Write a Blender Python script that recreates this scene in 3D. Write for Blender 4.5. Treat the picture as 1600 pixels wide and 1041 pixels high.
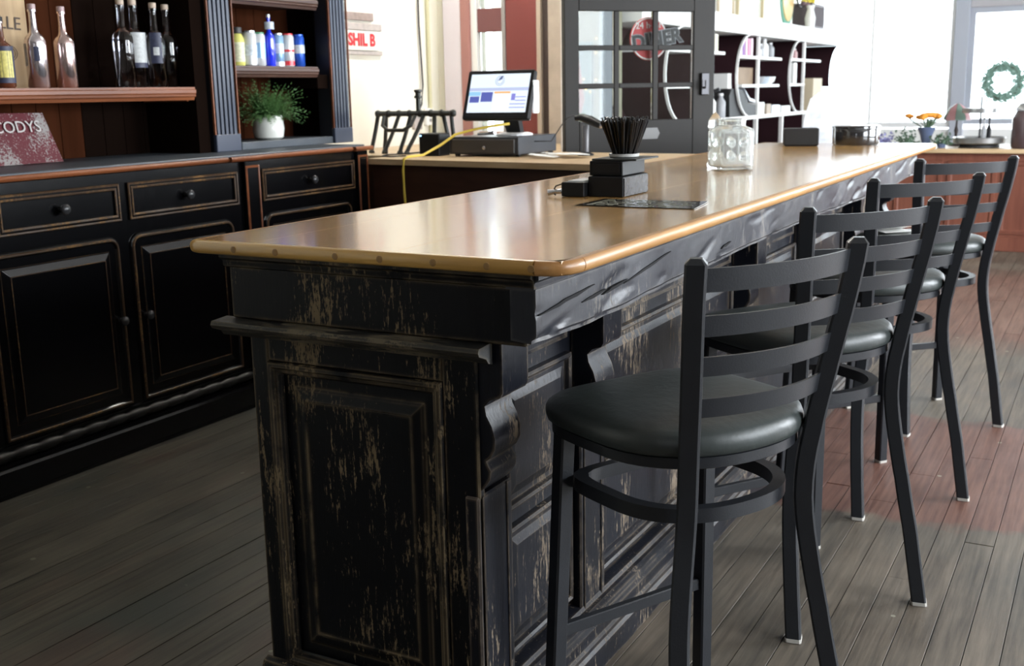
import bpy, bmesh, math, random
from mathutils import Vector, Matrix, noise
random.seed(7)
for o in list(bpy.data.objects): bpy.data.objects.remove(o)
sc = bpy.context.scene
COL = sc.collection
# ------------------------------------------------------------------ camera
cam_d = bpy.data.cameras.new('camera'); cam = bpy.data.objects.new('camera', cam_d); COL.objects.link(cam)
def cam_matrix(yaw, pitch, roll):
    f = Vector((math.sin(yaw)*math.cos(pitch), math.cos(yaw)*math.cos(pitch), math.sin(pitch)))
    r = Vector((math.cos(yaw), -math.sin(yaw), 0)); u = r.cross(f)
    r2 = r*math.cos(roll)+u*math.sin(roll); u2 = -r*math.sin(roll)+u*math.cos(roll)
    return Matrix((( r2.x, u2.x, -f.x), (r2.y, u2.y, -f.y), (r2.z, u2.z, -f.z))).to_4x4()
cam.matrix_world = Matrix.Translation((0, 0, 1.361)) @ cam_matrix(-0.50111, -0.21391, -0.01897)
cam_d.sensor_width = 36; cam_d.lens = 36*1727.5/1600; cam_d.clip_start = .05; cam_d.clip_end = 200
cam_d.dof.use_dof = True; cam_d.dof.focus_distance = 2.35; cam_d.dof.aperture_fstop = 7.0
sc.camera = cam
# ------------------------------------------------------------------ world, lights, exposure
w = bpy.data.worlds.new('sky'); sc.world = w; w.use_nodes = True
bg = w.node_tree.nodes['Background']; bg.inputs[0].default_value = (.86, .93, 1, 1); bg.inputs[1].default_value = 7.0
def area(name, loc, rot, sx, sy, power, col=(1, 1, 1)):
    l = bpy.data.lights.new(name, 'AREA'); l.shape = 'RECTANGLE'; l.size = sx; l.size_y = sy; l.energy = power; l.color = col
    o = bpy.data.objects.new(name, l); COL.objects.link(o); o.location = loc; o.rotation_euler = rot; return o
R90 = math.pi/2
FILL_TUBE = 190   # strength of the added fill tubes over the back counter
area('far_window_daylight', (-.6, 15.75, 1.75), (-R90, 0, 0), 6.6, 1.9, 260, (.9, .95, 1))
area('side_window_daylight', (3.95, 2.6, 1.75), (0, R90, 0), 1.9, 2.6, 170, (.9, .95, 1))
area('side_window_daylight', (3.95, 6.6, 1.75), (0, R90, 0), 1.9, 3.0, 500, (.9, .95, 1))
area('side_window_daylight', (3.95, 11.6, 1.5), (0, R90, 0), 2.4, 3.6, 150, (.9, .95, 1))
vs = sc.view_settings; vs.view_transform = 'Standard'; vs.look = 'None'; vs.gamma = 1; vs.exposure = 0.0; vs.use_curve_mapping = False

# ------------------------------------------------------------------ materials
def nd(nt, t, **k):
    n = nt.nodes.new(t)
    for a, b in k.items():
        if a.startswith('i_'):
            key = a[2:]; key = int(key) if key.isdigit() else key.replace('_', ' ')
            n.inputs[key].default_value = b
        else: setattr(n, a, b)
    return n
def c4(c): return (c[0], c[1], c[2], 1)
MATS = {}
def mat(name, col, rough=.5, metal=0, spec=.5, coat=0, emit=None, es=0, alpha=None, trans=0, ior=1.45, bump=0, bscale=60, var=0, vscale=8):
    if name in MATS: return MATS[name]
    m = bpy.data.materials.new(name); m.use_nodes = True; nt = m.node_tree; b = nt.nodes['Principled BSDF']; L = nt.links.new
    b.inputs['Base Color'].default_value = c4(col); b.inputs['Roughness'].default_value = rough; b.inputs['Metallic'].default_value = metal
    b.inputs['Specular IOR Level'].default_value = spec; b.inputs['Coat Weight'].default_value = coat; b.inputs['Coat Roughness'].default_value = .08
    b.inputs['Transmission Weight'].default_value = trans; b.inputs['IOR'].default_value = ior
    if emit: b.inputs['Emission Color'].default_value = c4(emit); b.inputs['Emission Strength'].default_value = es
    tc = nd(nt, 'ShaderNodeTexCoord')
    if var:
        n = nd(nt, 'ShaderNodeTexNoise', i_Scale=vscale, i_Detail=5.0); L(tc.outputs['Object'], n.inputs['Vector'])
        mx = nd(nt, 'ShaderNodeMix', data_type='RGBA'); mx.inputs[6].default_value = c4([c*(1-var) for c in col]); mx.inputs[7].default_value = c4([min(1, c*(1+var)) for c in col])
        L(n.outputs['Fac'], mx.inputs[0]); L(mx.outputs[2], b.inputs['Base Color'])
    if bump:
        n = nd(nt, 'ShaderNodeTexNoise', i_Scale=bscale, i_Detail=3.0); L(tc.outputs['Object'], n.inputs['Vector'])
        bp = nd(nt, 'ShaderNodeBump', i_Strength=bump, i_Distance=.01); L(n.outputs['Fac'], bp.inputs['Height']); L(bp.outputs['Normal'], b.inputs['Normal'])
    MATS[name] = m; return m
def matte(name, col, var=.2, vscale=6, stretch=(1, 1, 1)):
    m = bpy.data.materials.new(name); m.use_nodes = True; nt = m.node_tree; nt.nodes.remove(nt.nodes['Principled BSDF'])
    d = nd(nt, 'ShaderNodeBsdfDiffuse'); tc = nd(nt, 'ShaderNodeTexCoord'); mp = nd(nt, 'ShaderNodeMapping'); mp.inputs['Scale'].default_value = stretch; n = nd(nt, 'ShaderNodeTexNoise', i_Scale=vscale, i_Detail=5.0)
    mx = nd(nt, 'ShaderNodeMix', data_type='RGBA'); mx.inputs[6].default_value = c4([c*(1-var) for c in col]); mx.inputs[7].default_value = c4([min(1, c*(1+var)) for c in col]); L = nt.links.new
    L(tc.outputs['Object'], mp.inputs[0]); L(mp.outputs[0], n.inputs['Vector']); L(n.outputs['Fac'], mx.inputs[0]); L(mx.outputs[2], d.inputs[0]); L(d.outputs[0], nt.nodes['Material Output'].inputs[0]); MATS[name] = m; return m
def ramp(nt, p0, p1, c0=(0, 0, 0), c1=(1, 1, 1)):
    r = nd(nt, 'ShaderNodeValToRGB'); e = r.color_ramp.elements; e[0].position = p0; e[1].position = p1; e[0].color = c4(c0); e[1].color = c4(c1); return r
def math_(nt, op, a=None, b=None, clamp=False):
    n = nd(nt, 'ShaderNodeMath', operation=op, use_clamp=clamp)
    for i, v in enumerate((a, b)):
        if v is None: continue
        if isinstance(v, (int, float)): n.inputs[i].default_value = v
        else: nt.links.new(v, n.inputs[i])
    return n.outputs[0]
def noise_(nt, vec, scale, detail=4, rough=.55, stretch=None):
    if stretch:
        mp = nd(nt, 'ShaderNodeMapping'); mp.inputs['Scale'].default_value = stretch; nt.links.new(vec, mp.inputs['Vector']); vec = mp.outputs[0]
    n = nd(nt, 'ShaderNodeTexNoise', i_Scale=scale, i_Detail=float(detail), i_Roughness=rough); nt.links.new(vec, n.inputs['Vector']); return n.outputs['Fac']
def wear_mat(name, base, under, amount, stretch=(1, 1, .12), edge=.6, rough=.3, wearcol2=None, bump=.25, spec=.3):
    """old paint scraped through to the wood: patches of vertical scratches, plus rubbed edges"""
    m = bpy.data.materials.new(name); m.use_nodes = True; nt = m.node_tree; b = nt.nodes['Principled BSDF']; L = nt.links.new; b.inputs['Specular IOR Level'].default_value = spec
    pos = nd(nt, 'ShaderNodeTexCoord').outputs['Object']
    streak = noise_(nt, pos, 120, 5, .7, stretch)
    patch = noise_(nt, pos, 6.5, 5, .65, (1, 1, .45))
    fine = noise_(nt, pos, 230, 3, .6, (1, 1, .5))
    pr = ramp(nt, .44, .72); L(patch, pr.inputs[0])
    s = math_(nt, 'ADD', streak, math_(nt, 'MULTIPLY', fine, .35))
    s = math_(nt, 'ADD', s, math_(nt, 'MULTIPLY', pr.outputs[0], .30))
    k = ramp(nt, .90-amount, .96-amount); k.color_ramp.elements[0].position = min(.97, .915-amount); k.color_ramp.elements[1].position = min(1, .985-amount)
    L(s, k.inputs[0])
    fac = k.outputs[0]
    if edge:
        bv = nd(nt, 'ShaderNodeBevel', samples=4); bv.inputs['Radius'].default_value = .009
        geo = nd(nt, 'ShaderNodeNewGeometry'); dt = nd(nt, 'ShaderNodeVectorMath', operation='DOT_PRODUCT'); L(bv.outputs[0], dt.inputs[0]); L(geo.outputs['Normal'], dt.inputs[1])
        e = math_(nt, 'SUBTRACT', 1.0, dt.outputs['Value'])
        e = math_(nt, 'MULTIPLY', e, 22.0, True)
        en = ramp(nt, .34, .56); L(noise_(nt, pos, 14, 4, .6), en.inputs[0])
        e = math_(nt, 'MULTIPLY', math_(nt, 'MULTIPLY', e, en.outputs[0]), edge)
        fac = math_(nt, 'MAXIMUM', fac, e)
    uc = nd(nt, 'ShaderNodeMix', data_type='RGBA'); uc.inputs[6].default_value = c4(under); uc.inputs[7].default_value = c4(wearcol2 or [u*.45 for u in under])
    L(noise_(nt, pos, 9, 3), uc.inputs[0])
    bc = nd(nt, 'ShaderNodeMix', data_type='RGBA'); bc.inputs[6].default_value = c4(base); bc.inputs[7].default_value = c4([x*1.8+.0015 for x in base]); L(noise_(nt, pos, 6, 5), bc.inputs[0])
    mx = nd(nt, 'ShaderNodeMix', data_type='RGBA'); L(fac, mx.inputs[0]); L(bc.outputs[2], mx.inputs[6]); L(uc.outputs[2], mx.inputs[7]); L(mx.outputs[2], b.inputs['Base Color'])
    rg = math_(nt, 'ADD', math_(nt, 'MULTIPLY', fac, .4), math_(nt, 'ADD', math_(nt, 'MULTIPLY', patch, .25), rough-.1)); L(rg, b.inputs['Roughness'])
    bp = nd(nt, 'ShaderNodeBump', i_Strength=bump, i_Distance=.003); L(math_(nt, 'SUBTRACT', streak, fac), bp.inputs['Height']); L(bp.outputs[0], b.inputs['Normal'])
    MATS[name] = m; return m
def wood_mat(name, c0, c1, rough, axis='y', scale=14, coat=0, bump=.06, spec=.5, rnd=.0, knots=True):
    m = bpy.data.materials.new(name); m.use_nodes = True; nt = m.node_tree; b = nt.nodes['Principled BSDF']; L = nt.links.new
    pos = nd(nt, 'ShaderNodeTexCoord').outputs['Object']
    st = {'y': (1, .06, 1), 'x': (.06, 1, 1), 'z': (1, 1, .06)}[axis]
    g = noise_(nt, pos, scale*2.2, 5, .6, st); big = noise_(nt, pos, 2.2, 3, .5, tuple(max(.35, s) for s in st))
    f = math_(nt, 'ADD', math_(nt, 'MULTIPLY', g, .6), math_(nt, 'MULTIPLY', big, .6))
    if rnd:
        oi = nd(nt, 'ShaderNodeObjectInfo'); f = math_(nt, 'ADD', f, math_(nt, 'MULTIPLY', math_(nt, 'SUBTRACT', oi.outputs['Random'], .5), rnd))
    r = ramp(nt, .38, .82, c0, c1); L(f, r.inputs[0]); L(r.outputs[0], b.inputs['Base Color'])
    b.inputs['Roughness'].default_value = rough; b.inputs['Coat Weight'].default_value = coat; b.inputs['Coat Roughness'].default_value = .12; b.inputs['Specular IOR Level'].default_value = spec
    if name == 'honey_varnished_pine':
        geo = nd(nt, 'ShaderNodeNewGeometry'); mp = nd(nt, 'ShaderNodeMapping'); mp.inputs['Scale'].default_value = (1, .45, 1); L(geo.outputs['Position'], mp.inputs['Vector'])
        vo = nd(nt, 'ShaderNodeTexVoronoi', i_Scale=13.0); L(mp.outputs[0], vo.inputs['Vector']); k = ramp(nt, .03, .075, (1, 1, 1), (0, 0, 0)); L(vo.outputs['Distance'], k.inputs[0])
        pk = math_(nt, 'GREATER_THAN', noise_(nt, geo.outputs['Position'], 4, 2), .54)
        dk = nd(nt, 'ShaderNodeMix', data_type='RGBA'); dk.inputs[7].default_value = (.06, .03, .012, 1); L(math_(nt, 'MULTIPLY', math_(nt, 'MULTIPLY', k.outputs[0], pk), .75), dk.inputs[0]); L(r.outputs[0], dk.inputs[6]); L(dk.outputs[2], b.inputs['Base Color'])
    bp = nd(nt, 'ShaderNodeBump', i_Strength=bump, i_Distance=.004); L(math_(nt, 'ADD', g, noise_(nt, pos, 9, 2)), bp.inputs['Height']); L(bp.outputs[0], b.inputs['Normal'])
    MATS[name] = m; return m
# floor boards: worn paint in patches that lie where they lie in the room
def floor_mat():
    m = bpy.data.materials.new('worn_floorboards'); m.use_nodes = True; nt = m.node_tree; b = nt.nodes['Principled BSDF']; L = nt.links.new
    pos = nd(nt, 'ShaderNodeNewGeometry').outputs['Position']; sep = nd(nt, 'ShaderNodeSeparateXYZ'); L(pos, sep.inputs[0])
    wob = math_(nt, 'MULTIPLY', math_(nt, 'SUBTRACT', noise_(nt, pos, 5, 4), .5), .35)
    y = math_(nt, 'ADD', sep.outputs['Y'], wob)
    def band(a, c, s=.06):
        u = math_(nt, 'DIVIDE', math_(nt, 'SUBTRACT', y, a), s, True); v = math_(nt, 'DIVIDE', math_(nt, 'SUBTRACT', c, y), s, True)
        return math_(nt, 'MULTIPLY', u, v)
    red = math_(nt, 'MAXIMUM', band(3.5, 4.75), math_(nt, 'MULTIPLY', band(6.0, 9.0, .5), .75))
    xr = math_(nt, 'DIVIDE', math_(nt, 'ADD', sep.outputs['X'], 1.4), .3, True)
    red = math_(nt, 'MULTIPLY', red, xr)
    lr = ramp(nt, .52, .62); L(noise_(nt, pos, 1.5, 4, .6, (1.6, .7, 1)), lr.inputs[0])
    redl = math_(nt, 'MULTIPLY', lr.outputs[0], math_(nt, 'SUBTRACT', 1.0, xr))
    red = math_(nt, 'ADD', math_(nt, 'MULTIPLY', red, .85), math_(nt, 'MULTIPLY', redl, .4), True)
    grain = noise_(nt, pos, 60, 6, .65, (1, .05, 1)); blot = noise_(nt, pos, 2.7, 5, .62)
    base = ramp(nt, .36, .70, (.034, .027, .021), (.185, .152, .115)); oi = nd(nt, 'ShaderNodeObjectInfo')
    L(math_(nt, 'ADD', math_(nt, 'MULTIPLY', grain, .60), math_(nt, 'ADD', math_(nt, 'MULTIPLY', blot, .38), math_(nt, 'MULTIPLY', oi.outputs['Random'], .10))), base.inputs[0])
    grn = nd(nt, 'ShaderNodeMix', data_type='RGBA'); grn.inputs[7].default_value = (.058, .066, .058, 1); L(base.outputs[0], grn.inputs[6])
    gr = ramp(nt, .45, .62); L(noise_(nt, pos, 1.9, 4, .6, (1, .6, 1)), gr.inputs[0])
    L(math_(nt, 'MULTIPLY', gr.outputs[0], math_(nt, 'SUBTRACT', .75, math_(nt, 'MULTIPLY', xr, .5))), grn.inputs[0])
    mr = nd(nt, 'ShaderNodeMix', data_type='RGBA'); rc = ramp(nt, .3, .7, (.085, .030, .022), (.20, .092, .066)); L(grain, rc.inputs[0])
    L(red, mr.inputs[0]); L(grn.outputs[2], mr.inputs[6]); L(rc.outputs[0], mr.inputs[7])
    # pale paint specks
    vo = nd(nt, 'ShaderNodeTexVoronoi', i_Scale=7.0); L(pos, vo.inputs['Vector'])
    sp = math_(nt, 'LESS_THAN', vo.outputs['Distance'], .060); pick = math_(nt, 'GREATER_THAN', noise_(nt, pos, 3, 2), .50)
    ms = nd(nt, 'ShaderNodeMix', data_type='RGBA'); ms.inputs[7].default_value = (.30, .29, .22, 1); L(math_(nt, 'MULTIPLY', sp, pick), ms.inputs[0]); L(mr.outputs[2], ms.inputs[6])
    dkx = nd(nt, 'ShaderNodeMix', data_type='RGBA', blend_type='MULTIPLY'); dkx.inputs[7].default_value = (.56, .60, .58, 1); L(math_(nt, 'SUBTRACT', 1.0, xr), dkx.inputs[0]); L(ms.outputs[2], dkx.inputs[6])   # shade behind the bar, painted into the board colour
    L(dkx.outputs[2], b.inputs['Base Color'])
    L(math_(nt, 'ADD', .34, math_(nt, 'MULTIPLY', blot, .3)), b.inputs['Roughness'])
    bp = nd(nt, 'ShaderNodeBump', i_Strength=.35, i_Distance=.003); L(grain, bp.inputs['Height']); L(bp.outputs[0], b.inputs['Normal'])
    MATS['floor'] = m; return m
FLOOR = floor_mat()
BARBLK = wear_mat('scraped_black_bar_paint', (.0022, .0026, .0040), (.27, .205, .12), .046, edge=.75, rough=.36, spec=.2)
BARBLK2 = wear_mat('scraped_black_side_paint', (.0040, .0048, .0080), (.25, .195, .14), .055, edge=.6, rough=.34, spec=.26)
BEAM = wear_mat('scuffed_blue_black_beam', (.008, .010, .016), (.22, .20, .18), .035, edge=.5, rough=.36, spec=.5)
LEDGE = wear_mat('dusty_worn_ledge', (.010, .010, .010), (.20, .165, .11), .16, stretch=(.15, 1, 1), edge=.7, rough=.4, spec=.3)
CABBLK = mat('glossy_black_cabinet_paint', (.0026, .0026, .0032), .17, spec=.42, bump=.06, bscale=14)
GILT = wear_mat('rubbed_gold_brown_line', (.035, .018, .008), (.25, .135, .05), .12, stretch=(1, 1, 1), edge=0, rough=.42)
REDWD = wood_mat('red_brown_varnished_wood', (.07, .018, .007), (.25, .080, .028), .36, 'y', spec=.35)
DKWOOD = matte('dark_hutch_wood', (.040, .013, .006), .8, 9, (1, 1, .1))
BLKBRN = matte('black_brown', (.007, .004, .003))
BARTOP = wood_mat('honey_varnished_pine', (.30, .155, .042), (.64, .375, .125), .24, 'y', coat=.65, bump=.10, rnd=.22)
BAREDGE = wood_mat('yellow_pine_edge', (.30, .13, .035), (.56, .31, .11), .36, 'y', coat=.12, bump=.2)
BAREDGEX = wood_mat('yellow_pine_end_edge', (.40, .21, .05), (.78, .48, .13), .28, 'x', coat=.4, bump=.08)
COUNTW = wood_mat('light_pine_counter', (.36, .24, .12), (.62, .46, .28), .4, 'x')
COUNTB = wood_mat('dark_brown_counter_front', (.020, .008, .005), (.060, .024, .014), .4, 'x')
REDBR = wood_mat('red_brown_panelling', (.11, .03, .018), (.22, .075, .045), .45, 'z')
WALLW = mat('cream_painted_plaster', (.80, .78, .68), .8, bump=.05, var=.05)
WHITE = mat('white_paint', (.82, .82, .80), .5)
STEEL = mat('black_powder_coat', (.0155, .0175, .0215), .36, spec=.5, bump=.05, bscale=300, var=.15, vscale=20)
VINYL = mat('black_vinyl', (.034, .042, .041), .42, spec=.6, bump=.12, bscale=45, var=.35, vscale=7)
BLK = mat('black_plastic', (.006, .006, .007), .45, spec=.3)
BLKM = mat('matte_black_plastic', (.012, .012, .013), .6)
def glass_mat(name, col=(1, 1, 1), rough=.0):
    return mat(name, col, rough, trans=1, ior=1.48)
GLASS = glass_mat('clear_glass')
PANE = bpy.data.materials.new('window_pane'); PANE.use_nodes = True
_nt = PANE.node_tree; _nt.nodes.remove(_nt.nodes['Principled BSDF'])
_t = nd(_nt, 'ShaderNodeBsdfTransparent'); _t.inputs[0].default_value = (.93, .95, .95, 1); _g = nd(_nt, 'ShaderNodeBsdfGlossy', i_Roughness=.03); _f = nd(_nt, 'ShaderNodeFresnel', i_IOR=1.4); _m = nd(_nt, 'ShaderNodeMixShader')
_nt.links.new(_f.outputs[0], _m.inputs[0]); _nt.links.new(_t.outputs[0], _m.inputs[1]); _nt.links.new(_g.outputs[0], _m.inputs[2]); _nt.links.new(_m.outputs[0], _nt.nodes['Material Output'].inputs[0])

# ------------------------------------------------------------------ mesh helpers
class G:
    def __init__(s): s.bm = bmesh.new()
    def box(s, x0, x1, y0, y1, z0, z1, bev=0, M=None):
        vs_ = [s.bm.verts.new((x, y, z)) for x in (x0, x1) for y in (y0, y1) for z in (z0, z1)]
        F = [(0, 1, 3, 2), (4, 6, 7, 5), (0, 4, 5, 1), (2, 3, 7, 6), (0, 2, 6, 4), (1, 5, 7, 3)]
        fs = [s.bm.faces.new([vs_[i] for i in f]) for f in F]
        if M:
            for v in vs_: v.co = M @ v.co
        if bev:
            es = {e for f in fs for e in f.edges}
            bmesh.ops.bevel(s.bm, geom=list(es), offset=bev, segments=1, affect='EDGES', profile=.5)
        return s
    def rings_verts(s, rings, cap0=True, cap1=True, closed=True):
        prev = None; first = None
        for r in rings:
            cur = [s.bm.verts.new(p) for p in r]
            if prev:
                n = len(cur)
                for i in range(n if closed else n-1):
                    j = (i+1) % n
                    s.bm.faces.new((prev[i], prev[j], cur[j], cur[i]))
            else: first = cur
            prev = cur
        if cap0 and len(first) > 2: s.bm.faces.new(first[::-1])
        if cap1 and len(prev) > 2: s.bm.faces.new(prev)
        return s
    def lathe(s, c, prof, n=20, cap0=True, cap1=True, sq=None, rot=0):
        rs = []
        for r, z in prof:
            ring = []
            for i in range(n):
                a = 2*math.pi*i/n
                ca, sa = math.cos(a), math.sin(a)
                if sq: k = (abs(ca)**sq+abs(sa)**sq)**(-1/sq)
                else: k = 1
                x, y = r*k*ca, r*k*sa
                ring.append((c[0]+x*math.cos(rot)-y*math.sin(rot), c[1]+x*math.sin(rot)+y*math.cos(rot), c[2]+z))
            rs.append(ring)
        return s.rings_verts(rs, cap0, cap1)
    def tube(s, pts, r, n=8, flat=None):
        pts = [Vector(p) for p in pts]; rs = []; up = Vector((0, 0, 1))
        for i, p in enumerate(pts):
            t = (pts[min(i+1, len(pts)-1)]-pts[max(i-1, 0)]).normalized()
            a = t.cross(up)
            if a.length < .05: a = t.cross(Vector((0, 1, 0)))
            a.normalize(); b = t.cross(a).normalized()
            rr = r[i] if isinstance(r, (list, tuple)) else r
            rs.append([p+a*math.cos(2*math.pi*k/n)*rr+b*math.sin(2*math.pi*k/n)*rr for k in range(n)])
        return s.rings_verts(rs)
    def prism(s, poly, fn, h0, h1):
        """polygon (a,b) extruded from h0 to h1; fn maps (a,b,h) to a point"""
        return s.rings_verts([[fn(a, b, h0) for a, b in poly], [fn(a, b, h1) for a, b in poly]])
    def steps(s, fn, rect, steps, r=0, cap=True, top_only=False):
        """nested rectangles (inset, height): raised or sunk panel work; rounded corners of radius r"""
        a0, a1, b0, b1 = rect; rs = []
        for ins, h in steps:
            x0, x1, y0, y1 = a0+ins, a1-ins, b0+ins, b1-ins
            ring = []
            for (cx, cy, st, rounded) in ((x1, y1, 0, True), (x0, y1, 1, True), (x0, y0, 2, not top_only), (x1, y0, 3, not top_only)):
                rr = max(r-ins, .001) if (r and rounded) else .0005
                ox = cx-rr if cx == x1 else cx+rr; oy = cy-rr if cy == y1 else cy+rr
                for k in range(5 if r else 1):
                    a = (st+(k/4 if r else .5))*math.pi/2
                    q = rr if r else 0
                    ring.append(fn(ox+q*math.cos(a) if r else cx, oy+q*math.sin(a) if r else cy, h))
            rs.append(ring)
        return s.rings_verts(rs, False, cap)
    def build(s, name, m, parent=None, loc=None, smooth=False, label=None, **tags):
        bmesh.ops.recalc_face_normals(s.bm, faces=s.bm.faces)
        if parent is None and loc is None:
            xs = [v.co for v in s.bm.verts]
            loc = ((min(v.x for v in xs)+max(v.x for v in xs))/2, (min(v.y for v in xs)+max(v.y for v in xs))/2, min(v.z for v in xs))
        off = Vector(loc) if parent is None else origin(parent)
        for v in s.bm.verts: v.co -= off
        me = bpy.data.meshes.new(name); s.bm.to_mesh(me); s.bm.free()
        me.materials.append(m if not isinstance(m, str) else MATS[m])
        if smooth:
            for p in me.polygons: p.use_smooth = True
            if smooth is not True: me.set_sharp_from_angle(angle=math.radians(smooth))
        o = bpy.data.objects.new(name, me); COL.objects.link(o)
        if parent is None: o.location = off
        else: o.parent = parent
        if label: o['label'] = label
        for k, v in tags.items(): o[k] = v
        return o
ORG = {}
def origin(o):
    while o.parent: o = o.parent
    return ORG.get(o.name, Vector(o.location))
def thing(name, label, cat, loc=(0, 0, 0), group=None, kind=None):
    o = bpy.data.objects.new(name, None); COL.objects.link(o); o.location = loc; o.empty_display_size = .05
    if label: o['label'] = label
    if cat: o['category'] = cat
    if group: o['group'] = group
    if kind: o['kind'] = kind
    return o
def local_thing(name, label, cat, loc, rotz=0, group=None):
    """a thing whose parts are modelled around its own origin"""
    o = thing(name, label, cat, loc, group); o.rotation_euler = (0, 0, rotz); ORG[o.name] = Vector((0, 0, 0)); return o
def copy_tree(o, parent=None):
    c = o.copy(); COL.objects.link(c); c.parent = parent
    if o.name in ORG: ORG[c.name] = ORG[o.name]
    for ch in list(o.children): copy_tree(ch, c)
    return c
def text(s, org, right, up, size, m, parent=None, name='lettering', depth=.0006, align='CENTER', bold=0, label=None):
    cu = bpy.data.curves.new(name, 'FONT'); cu.body = s; cu.size = size; cu.align_x = align; cu.align_y = 'CENTER'; cu.extrude = depth; cu.offset = bold; cu.resolution_u = 3
    t = bpy.data.objects.new(name, cu); COL.objects.link(t)
    dg = bpy.context.evaluated_depsgraph_get(); me = bpy.data.meshes.new_from_object(t.evaluated_get(dg))
    bpy.data.objects.remove(t); bpy.data.curves.remove(cu)
    r = Vector(right).normalized(); u = Vector(up).normalized(); n = r.cross(u)
    M = Matrix(((r.x, u.x, n.x), (r.y, u.y, n.y), (r.z, u.z, n.z))).to_4x4()
    off = origin(parent) if parent else Vector(org)
    me.transform(Matrix.Translation(Vector(org)-off) @ M); me.materials.clear(); me.materials.append(m)
    o = bpy.data.objects.new(name, me); COL.objects.link(o)
    if parent: o.parent = parent
    else: o.location = org
    if label: o['label'] = label
    return o
XF = lambda x: (lambda a, b, h: (x+h, a, b))      # plane facing +x: a = y, b = z
YF = lambda y: (lambda a, b, h: (a, y-h, b))      # plane facing -y: a = x, b = z

# ================================================================== SETTING
WLX, WRX, YN, YS, CZ = -3.97, 3.8, 15.45, -2.2, 3.05
fl = thing('floor', None, None, (0, 6, 0), kind='structure')
G().box(WLX, WRX, YS, YN, -.06, -.022).build('subfloor', mat('subfloor_black', (.01, .008, .006), .9), fl)
PW = .0825; cols = int((1.15+3.45)/PW); meshes = {}
ncount = 0
for i in range(cols):
    x0 = -3.45+i*PW; y = .55+random.uniform(-1.5, 0)
    under_bar = -1.56 < x0 < -1.16
    while y < 9.6:
        Ln = random.uniform(3.2, 5.0); y1 = min(y+Ln, 9.9)
        if not (under_bar and y > 1.9 and y1 < 6):
            g = G(); dz = random.uniform(-.0022, 0)
            g.box(x0+.0012, x0+PW-.0012, max(y, .2)+.001, y1-.001, -.022, dz, .0004)
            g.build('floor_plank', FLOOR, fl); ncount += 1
        y = y1
g = G()
xx = 1.15+3.45
x0 = -3.45+cols*PW
while x0 < WRX: g.box(x0+.001, x0+PW-.001, YS, YN, -.022, -.001); x0 += PW
x0 = -3.45
for i in range(cols): g.box(x0+i*PW+.001, x0+(i+1)*PW-.001, 9.9, YN, -.022, -.001); g.box(x0+i*PW+.001, x0+(i+1)*PW-.001, YS, .2, -.022, -.001)
g.box(WLX, -3.452, YS, YN, -.022, -.001)
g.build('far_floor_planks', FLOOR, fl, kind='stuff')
G().box(WLX-.1, WRX+.1, YS-.1, YN+.1, CZ, CZ+.1).build('ceiling', mat('ceiling_paint', (.55, .53, .5), .8), kind='structure')
g = G()
g.box(WLX-.1, WLX, YS, 6.66, 0, CZ); g.box(WLX-.1, WLX, 7.22, YN, 0, CZ); g.box(WLX-.1, WLX, 6.66, 7.22, 0, .5); g.box(WLX-.1, WLX, 6.66, 7.22, 2.98, CZ)
g.build('wall_left', WALLW, kind='structure')
g = G(); g.box(WLX-.1, .4, YS-.1, YS, 0, CZ); g.box(1.0, WRX+.1, YS-.1, YS, 0, CZ); g.box(.4, 1.0, YS-.1, YS, 0, 1.3); g.box(.4, 1.0, YS-.1, YS, 2.15, CZ); g.build('wall_front', mat('dark_rear_wall', (.10, .08, .07), .8), kind='structure')
# right wall with two windows
g = G()
for a, b in ((YS, 1.3), (3.9, 5.1), (8.1, 9.8), (13.4, YN)): g.box(WRX, WRX+.1, a, b, 0, CZ)
for a, b in ((1.3, 3.9), (5.1, 8.1), (9.8, 13.4)): g.box(WRX, WRX+.1, a, b, 0, .8 if a < 9 else .3); g.box(WRX, WRX+.1, a, b, 2.7, CZ)
g.build('wall_right', mat('right_wall_paint', (.5, .46, .42), .8), kind='structure')
# far wall: big windows
g = G()
g.box(WLX, WRX, YN, YN+.12, 0, .80); g.box(WLX, WRX, YN, YN+.12, 2.75, CZ)
g.build('wall_far', WHITE, kind='structure')
FR = mat('pale_window_frame', (.42, .44, .50), .5)
def window(name, x0, x1, z0, z1, bars, m):
    t = thing(name, None, None, ((x0+x1)/2, YN, z0), kind='structure')
    g = G(); f = .07
    g.box(x0, x1, YN-.02, YN+.1, z0, z0+f, .004); g.build('window_sill', m, t)
    for a, b in ((x0, x0+f), (x1-f, x1)): G().box(a, b, YN-.01, YN+.09, z0+f, z1-f, .004).build('window_frame', m, t)
    G().box(x0, x1, YN-.01, YN+.09, z1-f, z1, .004).build('window_frame', m, t)
    xs = [x0+f]+bars+[x1-f]
    for b in bars: G().box(b-.02, b+.02, YN, YN+.05, z0+f, z1-f).build('window_bar', m, t)
    for i in range(len(xs)-1): G().box(xs[i]+.02, xs[i+1]-.02, YN+.02, YN+.026, z0+f, z1-f).build('pane', PANE, t)
window('window_1', WLX+.02, -1.95, .82, 2.74, [-2.98], mat('white_window_frame', (.8, .8, .8), .5))
window('window_2', -1.80, .9, .86, 2.30, [-.45], FR)
window('window_3', 1.0, WRX, .82, 2.74, [2.4], WHITE)
G().box(-1.80, .9, YN-.03, YN+.1, 2.30, 2.75, .006).build('trim_1', mat('header_trim', (.45, .43, .45), .6), kind='structure')
G().box(-1.97, -1.80, YN-.06, YN+.1, .0, 2.75, .006).build('trim_2', FR, kind='structure')
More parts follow.
